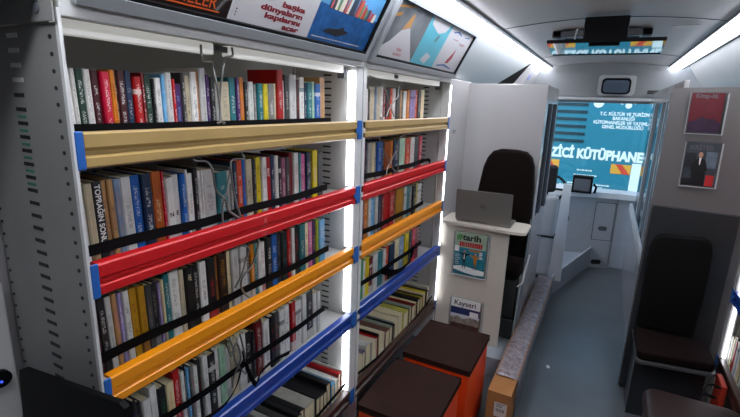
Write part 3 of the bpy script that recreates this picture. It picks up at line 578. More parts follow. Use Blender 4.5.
# elastic straps across the rows
def strap(name, lab, y0, y1, z, wd=.026, sag=.006, x=-.9755, sway=0):
    pts = [(x+.10*(k == -1), y0+(y1-y0)*k/16, z-sag*math.sin(math.pi*k/16)+sway*math.sin(k*.9)) for k in range(17)]
    o = MB().ribbon(pts, (0, 0, 1), wd, .003).build(name, strap_m); return tag(o, lab, 'strap')
for key, z in (('n2', 1.411), ('n3', 1.146), ('n4', .882), ('f2', 1.414), ('f3', 1.144), ('f4', .878)):
    L = BOOK_ROWS[key]
    strap('elastic_strap', 'black elastic strap across books behind '+ROWINFO[key][0], (.532 if key[0] == 'n' else 1.705), L[-1][1]+.008, z-.002, .025 if key != 'n4' else .022, .004, sway=.0025)
strap('elastic_strap', 'thin black elastic strap at foot of books behind beige rail of near bay', .532, 1.51, 1.677, .016, .001)
strap('elastic_strap', 'black elastic strap along front of bottom shelf books in far bay', 1.70, 2.80, .43, .016, .05, x=-.944)
strap('elastic_strap', 'black elastic strap along front of bottom shelf books in near bay', .60, 1.62, .44, .016, .03, x=-.944)
def loop(lab, pts, wd=.02):
    # smooth
    P_ = [Vector(p) for p in pts]; out = []
    for i in range(len(P_)-1):
        p0, p1, p2, p3 = P_[max(i-1, 0)], P_[i], P_[i+1], P_[min(i+2, len(P_)-1)]
        for k in range(6):
            t = k/6; out.append(.5*((2*p1)+(p2-p0)*t+(2*p0-5*p1+4*p2-p3)*t*t+(3*p1-p0-3*p2+p3)*t**3))
    out.append(P_[-1])
    o = MB().ribbon(out, (.5, 0, 1), wd, .003).build('elastic_strap', strap_m); return tag(o, lab, 'strap')
loop('loose black elastic strap hanging in loop over blue rail shelf of near bay', [(-.968, .985, .94), (-.955, .99, .87), (-.93, 1.0, .815), (-.935, 1.03, .84), (-.94, 1.10, .845), (-.945, 1.20, .825)], .022)
loop('loose black elastic strap looping over left end of blue rail in near bay', [(-.968, .70, .87), (-.94, .76, .83), (-.935, .86, .822), (-.945, .93, .85), (-.968, .98, .90)], .02)
loop('slack black strap bundle sagging over blue rail shelf of far bay', [(-.968, 2.02, .88), (-.94, 2.08, .85), (-.935, 2.2, .83), (-.94, 2.34, .84), (-.968, 2.45, .88)], .045)
loop('loose end of black strap lying over red rail at right of far bay', [(-.968, 2.50, 1.415), (-.955, 2.57, 1.42), (-.95, 2.60, 1.405), (-.955, 2.60, 1.38)], .02)

# bent wire book supports hanging in each row
def wire(lab, paths, x=-.966, r=.0032):
    mb = MB()
    for p in paths:
        P_ = [Vector((x+(.006*(i % 2)), a, b+1.75)) for i, (a, b) in enumerate(p)]; out = []
        for i in range(len(P_)-1):
            p0, p1, p2, p3 = P_[max(i-1, 0)], P_[i], P_[i+1], P_[min(i+2, len(P_)-1)]
            for k in range(5):
                t = k/5; out.append(.5*((2*p1)+(p2-p0)*t+(2*p0-5*p1+4*p2-p3)*t*t+(3*p1-p0-3*p2+p3)*t**3))
        out.append(P_[-1]); mb.tube(out, r)
    return tag(mb.build('wire_book_support', wire_m), lab, 'book support', 'bent wire book supports')
wire('bent steel wire support hanging between books above beige rail of near bay', [[(.872, .129), (.867, .101), (.875, .09), (.900, .088), (.909, .075), (.917, .018), (.932, -.066), (.94, -.07)], [(.982, .135), (.977, .113), (.954, .105), (.941, .080), (.931, .005), (.921, -.066), (.915, -.07)]])
wire('bent steel wire support crossing books above red rail of near bay', [[(.823, -.162), (.832, -.169), (.872, -.175), (.885, -.20), (.9, -.258), (.928, -.292), (.942, -.325), (.986, -.362)], [(1.003, -.162), (1.007, -.178), (.965, -.180), (.955, -.207), (.97, -.285), (.99, -.362)], [(.955, -.22), (.935, -.27), (.922, -.31), (.914, -.36)]])
wire('bent steel wire support crossing books above orange rail of near bay', [[(.98, -.445), (1.018, -.465), (1.01, -.50), (.985, -.54), (.959, -.58)], [(1.07, -.438), (1.06, -.47), (1.035, -.53), (.985, -.555), (.99, -.60), (1.018, -.637), (1.03, -.637)]])
wire('bent steel wire support crossing books above blue rail of near bay', [[(.925, -.735), (.935, -.78), (.95, -.84), (.984, -.895), (.994, -.89), (.985, -.83), (.972, -.745)], [(.915, -.75), (.925, -.80), (.955, -.77), (.965, -.83), (.94, -.88), (.925, -.915)]])
wire('bent steel wire support hanging between books above beige rail of far bay', [[(1.80, .112), (1.9, .10), (1.93, .085), (1.968, .049), (2.03, -.016), (2.07, -.068)], [(2.19, .107), (2.13, .09), (2.115, .06), (2.10, .03), (2.03, -.02), (1.98, -.068)], [(2.115, .06), (2.12, -.068)]])
wire('bent steel wire support crossing books above red rail of far bay', [[(1.85, -.163), (1.913, -.165), (1.945, -.20), (2.0, -.26), (2.10, -.335), (2.126, -.35)], [(2.30, -.163), (2.21, -.165), (2.15, -.19), (2.145, -.29), (2.16, -.355)], [(2.145, -.22), (2.08, -.27), (2.03, -.32), (2.01, -.355)]])

# ================================================================ POSTER CASES over the shelves
alu = mat('case_aluminium', 'a9adb0', .32, .3)
pu = Vector((.125, 0, .235)).normalized()
def poster_case(y0, y1, lab):
    t = empty('poster_case', lab, 'poster case')
    M = frame((-.915, 0, 1.915), (0, 1, 0), pu)
    mb = MB(); mb.prism(rect(y0, y1, 0, .30), 'z', -.03, -.008, 0, M); mb.build('back', alu, t)
    mb = MB()
    mb.prism([(y0, -.002), (y1, -.002), (y1, .024), (y0, .024)], 'z', -.008, .010, 0, M)
    mb.prism(rect(y0, y0+.022, .024, .272), 'z', -.008, .010, 0, M); mb.prism(rect(y1-.022, y1, .024, .272), 'z', -.008, .010, 0, M)
    mb.prism(rect(y0, y1, .272, .30), 'z', -.008, .010, 0, M); mb.build('frame', alu, t)
    mb = MB(); a, b = y0+.0222, y1-.0222
    mb.prism(rect(a, b, .0242, .032), 'z', -.0075, .006, 0, M); mb.prism(rect(a, b, .268, .2718), 'z', -.0075, .006, 0, M)
    mb.prism(rect(a, a+.006, .032, .268), 'z', -.0075, .006, 0, M); mb.prism(rect(b-.008, b, .032, .268), 'z', -.0075, .006, 0, M)
    mb.build('inner_frame', black_m, t)
    return t, M
pc, PM = poster_case(.53, 1.66, 'wide aluminium poster case with red lettered posters above the near bay')
pb = mat('poster_black', '1a0a08', .35, coat=.3); pwh = mat('poster_white', 'c8c6c8', .4, coat=.2); psky = mat('poster_sky', '5fa3d8', .4, noise=.15, nscale=14); psea = mat('poster_sea', '1d5690', .4, noise=.35, nscale=30)
por = mat('poster_orange', 'd65a1e', .5); pdr = mat('poster_dark_red', '7d1420', .5)
def sheet(name, mb_mats, M, parts, parent, lab=None):
    mb = MB()
    for pts, mi, z in parts: flat(mb, M, pts, z, mi, .0004)
    o = mb.build(name, mb_mats, parent)
    if lab: o['label'] = lab
    return o
s1 = sheet('poster', [pb, pwh], PM, [(rect(.559, .905, .0322, .2678), 0, -.006), (rect(.906, .915, .0322, .2678), 1, -.006)], pc, 'near black poster with orange lettering')
text('lettering', 'KÜTÜPHANELER', .042, por, PM, s1, 'RIGHT', .862, .048, -.0052, .0002, 0, 1.0)
mb = MB(); flat(mb, PM, rect(.60, .875, .040, .0435), -.0052, 0, .0003); flat(mb, PM, rect(.862, .90, .078, .082), -.0052, 1, .0003); flat(mb, PM, rect(.86, .895, .090, .093), -.0052, 1, .0003); mb.build('underline', [por, pwh], s1)
s2 = sheet('poster', [pwh], PM, [(rect(.916, 1.250, .0322, .2678), 0, -.006)], pc, 'white poster with dark red words')
text('lettering', 'başka\ndünyaların\nkapılarını\naçar', .0215, pdr, PM, s2, 'RIGHT', 1.195, .100, -.0052, .0002, .0009, 2.1)
mb = MB(); flat(mb, PM, rect(1.045, 1.055, .112, .15), -.0052, 0, .0003); mb.prism(rrect(1.04, 1.06, .14, .16, .009), 'z', -.0052, -.0049, 0, PM)
for k in range(4): flat(mb, PM, rect(1.020+(k % 2)*.010, 1.027+(k % 2)*.010, .108+(k//2)*.01, .115+(k//2)*.01), -.0052, 0, .0003)
rn = random.Random(4)
for k in range(22):
    z_ = .045+k*.0078
    if rn.random() < .8: flat(mb, PM, rect(.925, .925+rn.uniform(.003, .006), z_, z_+.004), -.0052, 0, .0003)
mb.build('ornament', dark_ink, s2)
s3 = sheet('poster', [psky, psea], PM, [(rect(1.251, 1.629, .150, .2678), 0, -.006), (rect(1.251, 1.629, .0322, .150), 1, -.006)], pc, 'blue poster of books standing like towers over water')
rn = random.Random(8); mb = MB(); cols = ['b63a30', 'd9d3c4', '2c4a63', 'c98a3a', '6c8f4e', '8a4a50', 'e0d9cc', '3c3a44', 'cf5a4a']
x = 1.30
while x < 1.60:
    wd_ = rn.uniform(.008, .018); hh = .028+.038*math.exp(-((x-1.44)/.09)**2)*rn.uniform(.6, 1.1); ci = rn.randrange(9); ln_ = rn.uniform(-.004, .008)
    flat(mb, PM, [(x, .142), (x+wd_, .142), (x+wd_+ln_, .142+hh), (x+ln_, .142+hh)], -.0053, ci, .0003); x += wd_+.001
mb.build('towers', [mat('tower_'+c, c, .5) for c in cols], s3)
mb = MB(); flat(mb, PM, [(1.32, .066), (1.40, .060), (1.45, .070), (1.47, .082), (1.44, .085), (1.43, .095), (1.40, .084), (1.34, .078)], -.0052, 0, .0003); mb.build('boat', dark_ink, s3)
mb = MB(); xx = 1.27
while xx < 1.58:
    l = rn.uniform(.006, .016); flat(mb, PM, rect(xx, xx+l, .042, .0455), -.0052, 0, .0003); xx += l+.004
mb.build('small_print', pwh, s3)

pc2, PM = poster_case(1.70, 2.83, 'wide aluminium poster case with sailboat poster above the far bay')
pph = mat('poster_photo', '6f7376', .35, noise=.5, nscale=7, coat=.3); ptl = mat('poster_teal', '58b2c4', .4, noise=.08, nscale=6, coat=.2); pwd = mat('poster_wood', 'b98a52', .5, noise=.1)
s4 = sheet('poster', [pph, pwh, pwd, ptl, mat('poster_amber', 'a47430', .5)], PM, [(rect(1.729, 2.10, .0322, .2678), 0, -.006), ([(1.729, .19), (1.80, .21), (1.80, .225), (1.729, .205)], 4, -.0055), ([(1.75, .235), (1.90, .262), (1.90, .2678), (1.75, .245)], 4, -.0055),
    ([(1.729, .0322), (2.10, .0322), (2.02, .10), (1.93, .175), (1.86, .155), (1.80, .10), (1.729, .06)], 1, -.0054), ([(1.86, .157), (1.93, .177), (1.925, .235), (1.905, .232)], 2, -.0052)], pc2, 'photo poster with white paper peak and pencil tip')
text('lettering', 'kitap\nkurtarır', .024, mat('poster_red', 'b8303a', .5), PM, s4, 'CENTER', 1.925, .068, -.005, .0002, 0, 1.1)
s5 = sheet('poster', [ptl, pwh, mat('poster_grey', '66747a', .5)], PM, [(rect(2.101, 2.402, .0322, .2678), 0, -.006), ([(2.20, .055), (2.27, .04), (2.31, .085), (2.24, .098)], 1, -.0054), ([(2.25, .2678), (2.12, .2678), (2.14, .23), (2.26, .20), (2.34, .22), (2.38, .2678)], 1, -.0055), ([(2.255, .155), (2.285, .165), (2.30, .20), (2.27, .19)], 2, -.0053)], pc2, 'turquoise poster with white note')
s6 = sheet('poster', [pwh, mat('poster_navy', '3a5f94', .5), mat('poster_red2', 'a32838', .5)], PM, [(rect(2.403, 2.80, .0322, .2678), 0, -.006), ([(2.45, .045), (2.55, .055), (2.70, .045), (2.69, .052), (2.56, .066), (2.46, .054)], 1, -.0054), ([(2.46, .235), (2.52, .245), (2.60, .235), (2.60, .24), (2.53, .255), (2.46, .242)], 1, -.0054), ([(2.66, .235), (2.74, .24), (2.74, .247), (2.66, .24)], 1, -.0054),
    ([(2.555, .072), (2.60, .075), (2.63, .11), (2.625, .165), (2.60, .13), (2.565, .09)], 2, -.0053)], pc2, 'pale poster with dark red sailing boat')
mb = MB(); rn = random.Random(5)
for z_, a_, b_ in ((.205, 2.50, 2.58), (.195, 2.62, 2.72), (.187, 2.64, 2.70)):
    xx = a_
    while xx < b_: l = rn.uniform(.005, .012); flat(mb, PM, rect(xx, xx+l, z_, z_+.004), -.0052, 0, .0003); xx += l+.004
mb.build('small_print', mat('poster_red2', 'a32838', .5), s6)
# ================================================================ FURNITURE LEFT
def stool(x0, x1, y0, y1, ztop, lab, group='orange cube stools with dark cushions'):
    t = empty('cube_stool', lab, 'stool', group=group); t.location = ((x0+x1)/2, (y0+y1)/2, 0)
    hx, hy = (x1-x0)/2, (y1-y0)/2
    MB().box(-hx+.006, hx-.006, -hy+.006, hy-.006, .0, ztop-.032, 0, .008).build('base', orange_l, t)
    bm = bmesh.new(); bmesh.ops.create_cube(bm, size=1)
    bmesh.ops.subdivide_edges(bm, edges=bm.edges, cuts=10, use_grid_fill=True)
    for v in bm.verts:
        p = v.co; bul = .010*(1-abs(2*p.x)**3)*(1-abs(2*p.y)**3)
        sx_ = 2*hx*(1-.0*p.z); v.co = Vector((p.x*sx_, p.y*2*hy, ztop-.031+.031*(p.z+.5)+(bul if p.z > .49 else 0)-(.006*(abs(2*p.x)**8+abs(2*p.y)**8) if p.z > .49 else 0)))
    me = bpy.data.meshes.new('cushion'); bm.to_mesh(me); bm.free(); me.materials.append(cush_m)
    for p in me.polygons: p.use_smooth = True
    c = bpy.data.objects.new('cushion', me); COL.objects.link(c); c.parent = t
    bv = c.modifiers.new('b', 'BEVEL'); bv.width = .005; bv.segments = 2; bv.limit_method = 'ANGLE'; bv.angle_limit = R(50)
    # seam piping
    hz = ztop-.031; MB().tube([(-hx, -hy, hz), (hx, -hy, hz), (hx, hy, hz), (-hx, hy, hz), (-hx, -hy, hz)], .0025).build('piping', cush_m, t)
    return t
stool(-.812, -.447, 1.995, 2.42, .462, 'orange cube stool with dark cushion, standing against the white magazine table')
stool(-.815, -.468, 1.50, 1.925, .462, 'orange cube stool with dark cushion, nearest the camera beside near bay')
tag(MB().box(.695, .722, 2.66, 2.80, .0, .385, 0, .006).build('seat_pad', mat('stool_side_red', 'a82a12', .6)), 'orange red pad standing in for a stool side at lower right against the right shelf', 'slab')  # thin piece added in place of an orange stool's side

# magazine table
tw = mat('table_white', 'c9c2b4', .32, noise=.02, nscale=5, coat=.2)
t = empty('magazine_table', 'cream white side table with rounded end, holding the grey laptop', 'table')
mb = MB(); r_ = .05
pts = [(-.935, 2.858), (-.918, 2.858), (-.918, 2.835), (-.45, 2.81), (-.40, 2.82)]+[(-.405+.035*math.sin(R(a)), 2.855-.035*math.cos(R(a))) for a in (20, 45, 70, 90)]+[(-.37, 2.92)]+[(-.41+.04*math.cos(R(a)), 3.04+.04*math.sin(R(a))) for a in (0, 45, 90)]+[(-.935, 3.10)]
mb.prism(pts, 'z', .967, .985); mb.build('tabletop', tw, t)
mb = MB(); mb.box(-.93, -.475, 2.865, 2.885, .141, .966, 0, .003); mb.build('front_panel', tw, t)
mb = MB(); mb.box(-.92, -.90, 2.886, 3.08, .141, .966); mb.build('side_panel', tw, t)
acr = glass_mat('acrylic_holder', 'eef2f2', .25, .05)
def art(M, parts, mats, name, parent): 
    mb = MB()
    for pts, mi, z in parts: flat(mb, M, pts, z, mi, .0004)
    return mb.build(name, mats, parent)
def holder(M, w_, h_, lab, label_mag, cat='magazine'):
    t = empty('magazine_holder', lab, 'magazine holder', group='clear magazine holders')
    mb = MB(); mb.prism(rect(-.008, w_+.022, -.012, h_+.004), 'z', .0008, .002, 0, M); mb.build('back', acr, t)
    mb = MB(); mb.prism(rect(w_+.012, w_+.020, -.010, h_), 'z', .002, .020, 0, M); mb.prism(rect(-.010, -.006, -.010, h_), 'z', .002, .020, 0, M); mb.prism(rect(-.010, w_+.020, -.012, -.008), 'z', .002, .020, 0, M)
    mb.build('rim', mat('acrylic_edge', 'd9dcdc', .2, alpha=.5), t)
    m_ = empty('magazine', label_mag, cat)
    return t, m_
def cover(M, w_, h_, ma, parent):
    mb = MB(); mb.prism(rect(0, w_, 0, h_), 'z', .003, .009, 0, M); return mb.build('pages', ma, parent)
inkw = mat('print_white', 'e6e6e2', .4); inkk = mat('print_black', '141416', .4); inkr = mat('print_red', 'b3262a', .4); inkg = mat('print_green', '3f8f3a', .4); inko = mat('print_orange', 'b9732e', .4)
M = frame((-.822, 2.864, .622), (1, 0, 0), (0, 0, 1)); W, Hh = .212, .296
h, g = holder(M, W, Hh, 'clear holder with turquoise magazine, mounted on table front above the other', 'turquoise magazine with green and black title and two dancing figures, on table front')
pgs = cover(M, W, Hh, mat('mag_paper', 'b9b9b0', .4), g)
cv = art(M, [(rect(0, W, 0, Hh), 0, .0092), (rect(0, W, .19, Hh), 1, .0097), (rect(0, W, .12, .19), 2, .0097), ([(0, .05), (.05, .062), (.12, .055), (W, .045), (W, .015), (.15, .008), (.08, .014), (0, .03)], 3, .0102), (rect(.10, .18, .172, .184), 4, .0102), (rect(0, .03, .16, .2), 3, .0104)],
         [mat('mag_teal', '1f7080', .35, noise=.25, nscale=30, coat=.3), mat('mag_pale', '9fb39a', .4, noise=.1, nscale=20, coat=.3), mat('mag_blue', '2d7f92', .35, noise=.2, nscale=30, coat=.3), inkw, inko], 'front_cover', g)
text('title', '#', .06, inkg, M, cv, 'LEFT', .012, .245, .0106, .0003, .002)
text('title', 'tarih', .058, inkk, M, cv, 'LEFT', .05, .245, .0106, .0003, .002, 1.15)
mb = MB(); rn = random.Random(2); xx = .03
while xx < .185: l = rn.uniform(.008, .014); flat(mb, M, rect(xx, xx+l, .198, .232), .0106, 0, .0003); xx += l+.003
mb.build('headline', inkr, cv)
def fig(mb, M, cx, cz, s, mi, skin, arms=1):
    """small printed figure: one connected silhouette"""
    b = [(-.006, 0), (-.011, -.002), (-.004, .004), (-.007, .05), (-.012, .085), (-.034, .100), (-.035, .106), (-.010, .100), (-.004, .104), (.004, .104), (.010, .100), (.035, .104), (.034, .098), (.012, .085), (.008, .05), (.006, .004), (.013, -.002), (.007, 0), (.002, .045), (-.001, .045)]
    flat(mb, M, [(cx+a*s, cz+b_*s) for a, b_ in b], .0108, mi, .0003)
    mb.prism([(cx+.008*s*math.cos(k*math.pi/5), cz+.113*s+.009*s*math.sin(k*math.pi/5)) for k in range(10)], 'z', .0108, .0111, skin, M)
mb = MB(); fig(mb, M, .07, .045, 1.05, 0, 3); fig(mb, M, .145, .042, 1.0, 1, 3); flat(mb, M, [(.066, .11), (.074, .11), (.073, .145), (.067, .145)], .0112, 2, .0002)
mb.build('illustration', [inkk, inko, inkw, mat('print_skin', 'b98a6a', .5)], cv)
mb = MB(); rn = random.Random(9)
for k in range(6): flat(mb, M, rect(.008, rn.uniform(.03, .045), .07+k*.013, .073+k*.013), .0106, 0, .0003)
for k in range(4): flat(mb, M, rect(.17, .185+rn.uniform(0, .01), .13+k*.012, .137+k*.012), .0106, 0, .0003)
mb.build('small_print', inkw, cv)
M = frame((-.815, 2.864, .195), (1, 0, 0), (0, 0, 1)); W, Hh = .205, .245
h, g = holder(M, W, Hh, 'clear holder with white-topped magazine, lower one on the table front', 'white and blue magazine titled Kayseri, low on table front behind the stool')
cover(M, W, Hh, mat('mag_paper', 'b9b9b0', .4), g)
cv = art(M, [(rect(0, W, .18, Hh), 0, .0092), (rect(0, W, .13, .18), 1, .0092), ([(0, .13), (0, .10), (.05, .115), (.09, .10), (.15, .118), (W, .11), (W, .13)], 4, .0094), (rect(0, W, .06, .13), 2, .0092), (rect(0, W, 0, .06), 3, .0092), (rect(.135, .195, .125, .163), 0, .0098)],
         [inkw, mat('mag_navy', '24315e', .35, noise=.2, nscale=20, coat=.3), mat('mag_sand', '8d8578', .4, noise=.5, nscale=60), mat('mag_dusk', '4a2f28', .4, noise=.5, nscale=60), mat('mag_snow', 'c9ced6', .4)], 'front_cover', g)
text('title', 'Kayseri', .052, inkk, M, cv, 'LEFT', .02, .196, .0098, .0003, .0008)

# laptop
t = empty('laptop', 'grey laptop standing open on the white table with lid towards camera', 'laptop')
ML = frame((-.842, 2.875, .988), (1, .035, 0), (0, -.10, 1))
MB().box(-.838, -.478, 2.885, 3.085, .985, .999, 0, .004, Matrix.Rotation(0, 4, 'Z')).build('base', lap_m, t)
mb = MB(); mb.prism(rrect(0, .364, .012, .222, .010), 'z', -.007, 0, 0, ML); mb.build('lid', lap_m, t)
mb = MB(); mb.prism(rrect(.008, .356, .02, .216, .006), 'z', -.0082, -.0072, 0, ML); mb.build('screen', black_m, t)
mb = MB()
ring = [(.182+.017*math.cos(k*math.pi/16), .117+.017*math.sin(k*math.pi/16)) for k in range(32)]
mb.tube([ML @ Vector((a, b, .0004)) for a, b in ring+ring[:1]], .0011); lg = mb.build('emblem', mat('laptop_logo', '2c2b2a', .3, .5), t)
text('emblem_lettering', 'DELL', .0115, MATS['laptop_logo'], ML, lg, 'CENTER', .182, .113, .0002, .0003, .0003)
mb = MB(); mb.tube([(-.80, 2.885, 1.0), (-.52, 2.893, 1.0)], .005); mb.build('hinge', black_m, t)

# chair behind the table
t = empty('passenger_chair', 'tall dark brown upholstered chair behind the laptop', 'chair')
def soft(name, pts2, y0, y1, ma, parent, r=.03, axis='y', M=None):
    o = MB().prism(pts2, axis, y0, y1, 0, M).build(name, ma, parent)
    b = o.modifiers.new('b', 'BEVEL'); b.width = r; b.segments = 4; b.limit_method = 'ANGLE'; b.angle_limit = R(40)
    for p in o.data.polygons: p.use_smooth = True
    return o
bk = [(-.78, .60), (-.40, .60), (-.395, .90), (-.402, 1.20), (-.418, 1.36), (-.44, 1.42), (-.475, 1.452), (-.54, 1.462), (-.65, 1.462), (-.70, 1.445), (-.735, 1.40), (-.76, 1.33), (-.785, 1.15), (-.79, .90)]
soft('backrest', bk, 3.17, 3.265, seat_m, t, .025)
soft('seat_pad', [(2.98, .62), (3.16, .60), (3.16, .72), (3.0, .755), (2.955, .74), (2.945, .68)], -.77, -.400, seat_m, t, .02, 'x')
mb = MB(); mb.prism([(2.96, .60), (3.16, .58), (3.16, .30), (3.04, .30), (3.0, .45)], 'x', -.74, -.42); mb.build('pedestal', mat('pedestal_green', '2e3330', .5), t)
mb = MB(); mb.tube([(-.374, 3.16, .745), (-.374, 3.02, .66), (-.374, 2.97, .60), (-.40, 2.95, .575)], .007); mb.build('side_trim', mat('trim_pale', 'b9b9b4', .3), t)
MB().box(-.78, -.41, 3.02, 3.25, .141, .29, 0, .01).build('foot', mat('pedestal_green', '2e3330', .5), t)
tag(MB().prism([(2.86, .141), (3.16, .141), (3.16, 1.0), (3.10, .70)], 'x', -.3955, -.390).build('side_shield', mat('shield_grey', '6f7a80', .35)), 'grey side shield between dark chair and corridor', 'panel')

# long parcel wrapped in bubble film lying along platform edge
t = empty('parcel', 'long cardboard box wrapped in clear bubble film beside the corridor', 'parcel')
card = mat('cardboard', '9c6a38', .75, noise=.08, nscale=15)
by0, by1, bx0, bx1, bz = 2.19, 4.12, -.385, -.262, .262
# box stands on the floor in front of platform, on it further back
MB().prism([(by0, .0), (2.715, .0), (2.715, .1415), (by1, .1415), (by1, bz), (by0, bz)], 'x', bx0, bx1).build('box', card, t)
fm = bpy.data.materials.new('bubble_film'); fm.use_nodes = True; nt_ = fm.node_tree; b_ = nt_.nodes['Principled BSDF']
tc = nt_.nodes.new('ShaderNodeTexCoord'); n_ = nt_.nodes.new('ShaderNodeTexNoise'); n_.inputs['Scale'].default_value = 22; n_.inputs['Detail'].default_value = 6; n_.inputs['Distortion'].default_value = 1.5
nt_.links.new(tc.outputs['Object'], n_.inputs['Vector']); cr = nt_.nodes.new('ShaderNodeValToRGB'); cr.color_ramp.elements[0].color = hexc('5f5558'); cr.color_ramp.elements[0].position = .3; cr.color_ramp.elements[1].color = hexc('a59a9d'); cr.color_ramp.elements[1].position = .68
nt_.links.new(n_.outputs[0], cr.inputs[0]); nt_.links.new(cr.outputs[0], b_.inputs['Base Color']); b_.inputs['Roughness'].default_value = .3; b_.inputs['Coat Weight'].default_value = .3
bp_ = nt_.nodes.new('ShaderNodeBump'); bp_.inputs['Strength'].default_value = .6; bp_.inputs['Distance'].default_value = .008; nt_.links.new(n_.outputs[0], bp_.inputs['Height']); nt_.links.new(bp_.outputs[0], b_.inputs['Normal'])
bm = bmesh.new(); rn = random.Random(6); nx, ny = 6, 70
grid = []
sec = [(bx0-.003, .143), (bx0-.003, bz-.01), (bx0+.012, bz+.005), ((bx0+bx1)/2-.02, bz+.007), ((bx0+bx1)/2+.02, bz+.007), (bx1-.012, bz+.005), (bx1+.004, bz-.01), (bx1+.004, .20), (bx1+.004, .143)]
for j in range(ny+1):
    y = by0+.16+(by1+.004-by0-.16)*j/ny
    grid.append([bm.verts.new((x+rn.uniform(-.0012, .0025)*(1 if x > -.32 else -1), y, (z if z > .15 or y > 2.70 else .012)+(rn.uniform(0, .005) if z > .2 else 0))) for x, z in sec])
for j in range(ny):
    for i in range(len(sec)-1): bm.faces.new((grid[j][i], grid[j][i+1], grid[j+1][i+1], grid[j+1][i]))
me = bpy.data.meshes.new('bubble_wrap'); bm.to_mesh(me); bm.free(); me.materials.append(fm)
for p in me.polygons: p.use_smooth = True
o = bpy.data.objects.new('bubble_wrap', me); COL.objects.link(o); o.parent = t
so = o.modifiers.new('s', 'SOLIDIFY'); so.thickness = .001
Mb = frame((bx0+.02, by0-.001, .10), (1, 0, 0), (0, 0, 1)); mb = MB(); flat(mb, Mb, rect(.022, .088, .02, .105), .0002, 0, .0006); lb_ = mb.build('address_label', mat('label_paper', 'c9c4ba', .6), t)
mb = MB(); rn = random.Random(3)
for k in range(14): flat(mb, Mb, rect(.03+k*.0035, .03+k*.0035+rn.choice((.001, .002)), .05, .07), .0009, 0, .0002)
for k in range(3): flat(mb, Mb, rect(.03, .06+rn.uniform(0, .02), .08+k*.008, .083+k*.008), .0009, 0, .0002)
mb.build('barcode', inkk, lb_)

# two paper scraps on the floor
for x, y, a, lab in ((-.15, 3.05, .4, 'small white paper scrap on floor beside the wrapped parcel'),):
    o = MB().prism([(-.012, -.018), (.008, -.02), (.014, .012), (-.006, .02)], 'z', .0005, .0015, 0, Matrix.Translation((x, y, 0)) @ Matrix.Rotation(a, 4, 'Z')).build('paper_scrap', inkw); tag(o, lab, 'paper scrap')

# flat screen in the near left corner, back turned to the camera
t = empty('flat_screen', 'black flat screen in the lower left corner before the end panel', 'screen')
MS = frame((-1.245, .448, .71), (1, 0, 0), (0, 0, 1))
mb = MB(); mb.prism([(.0, 0), (.50, 0), (.49, .445), (.475, .452), (.11, .404), (.09, .395), (.03, .0)], 'z', -.012, 0, 0, MS); mb.build('back_cover', black_m, t)
mb = MB(); mb.prism([(.05, .02), (.48, .02), (.455, .42), (.11, .38)], 'z', -.0135, -.0122, 0, MS); mb.build('panel', mat('screen_black', '050506', .15), t)
mb = MB(); mb.box(-1.05, -.98, .445, .475, .0, .74, 0, .008); mb.build('stand', black_m, t)
# black round switch with blue light on the pale cover beside it
struct(MB().box(-1.31, -1.285, .20, .495, 0, 1.28, 0, .006).build('trim_24', white_metal))
t = empty('door_switch', 'small black round switch with blue light at left edge', 'switch')
MB().disc((-1.279, .455, 1.035), .022, 'x', .018, 0, 20).build('body', black_m, t)
MB().disc((-1.269, .452, 1.03), .003, 'x', .004, 0, 12).build('indicator_light', mat('led_blue', '3a50ff', .4, emit=1), t)

# ================================================================ CEILING UNIT
t = empty('ceiling_monitor', 'glossy black glass panel hanging flat from the ceiling under a black box', 'monitor')
ya, yb, za, zb = 2.60, 2.99, 2.080, 2.061
mg_ = mat('glossy_black_glass', '07090b', .03, coat=1, spec=1.0)
bt = mg_.node_tree.nodes['Principled BSDF']; bt.inputs['IOR'].default_value = 2.2
P4 = [(-.352, ya), (.180, ya), (.190, yb), (-.365, yb)]
vs = [(x, y, (za if y == ya else zb)) for x, y in P4]+[(x, y, (za if y == ya else zb)+.010) for x, y in P4]
MB().add(vs, [[3, 2, 1, 0], [4, 5, 6, 7], [0, 1, 5, 4], [1, 2, 6, 5], [2, 3, 7, 6], [3, 0, 4, 7]]).build('glass', mg_, t)
MB().box(-.35, .178, ya-.006, ya, za-.004, za+.014, 0, .002).build('edge', black_m, t); MB().box(-.362, .188, yb, yb+.006, zb-.004, zb+.012, 0, .002).build('edge', black_m, t)
MB().box(-.202, .017, 2.87, 2.985, 2.080, 2.245, 0, .006).build('housing', black_m, t)
mb = MB(); mb.box(-.155, -.015, 2.66, 2.69, 2.069, 2.0755); mb.build('sensor_bar', slot_m, t)
t = empty('roof_vent', 'dark framed roof recess behind the hanging black box', 'roof vent')
mb = MB(); 
for a_, b_2 in (((-.39, 3.35), (-.39, 4.3)), ((.12, 3.35), (.12, 4.3)), ((-.39, 4.3), (.12, 4.3)), ((-.39, 3.35), (.12, 3.35))):
    x0, y0 = a_; x1, y1 = b_2; mb.box(min(x0, x1)-.03, max(x0, x1)+.03, min(y0, y1)-.03, max(y0, y1)+.03, 2.205, 2.245, 0, .006)
mb.build('frame', dark_panel, t)
MB().box(-.36, .09, 3.38, 4.27, 2.232, 2.238).build('recess_dark', black_m, t)  # black sheet painted as the darkness inside the recess
MB().tube([(-.24, 2.95, 2.2), (-.25, 2.96, 2.15), (-.24, 2.97, 2.13), (-.22, 2.96, 2.14)], .004).build('cable', mat('cable_white', 'c0c0c0', .5), t)
# blank rectangle panel in the ceiling
struct(MB().box(.23, .36, 3.12, 3.2, 2.216, 2.222, 0, .002).build('trim_25', ceil_m))

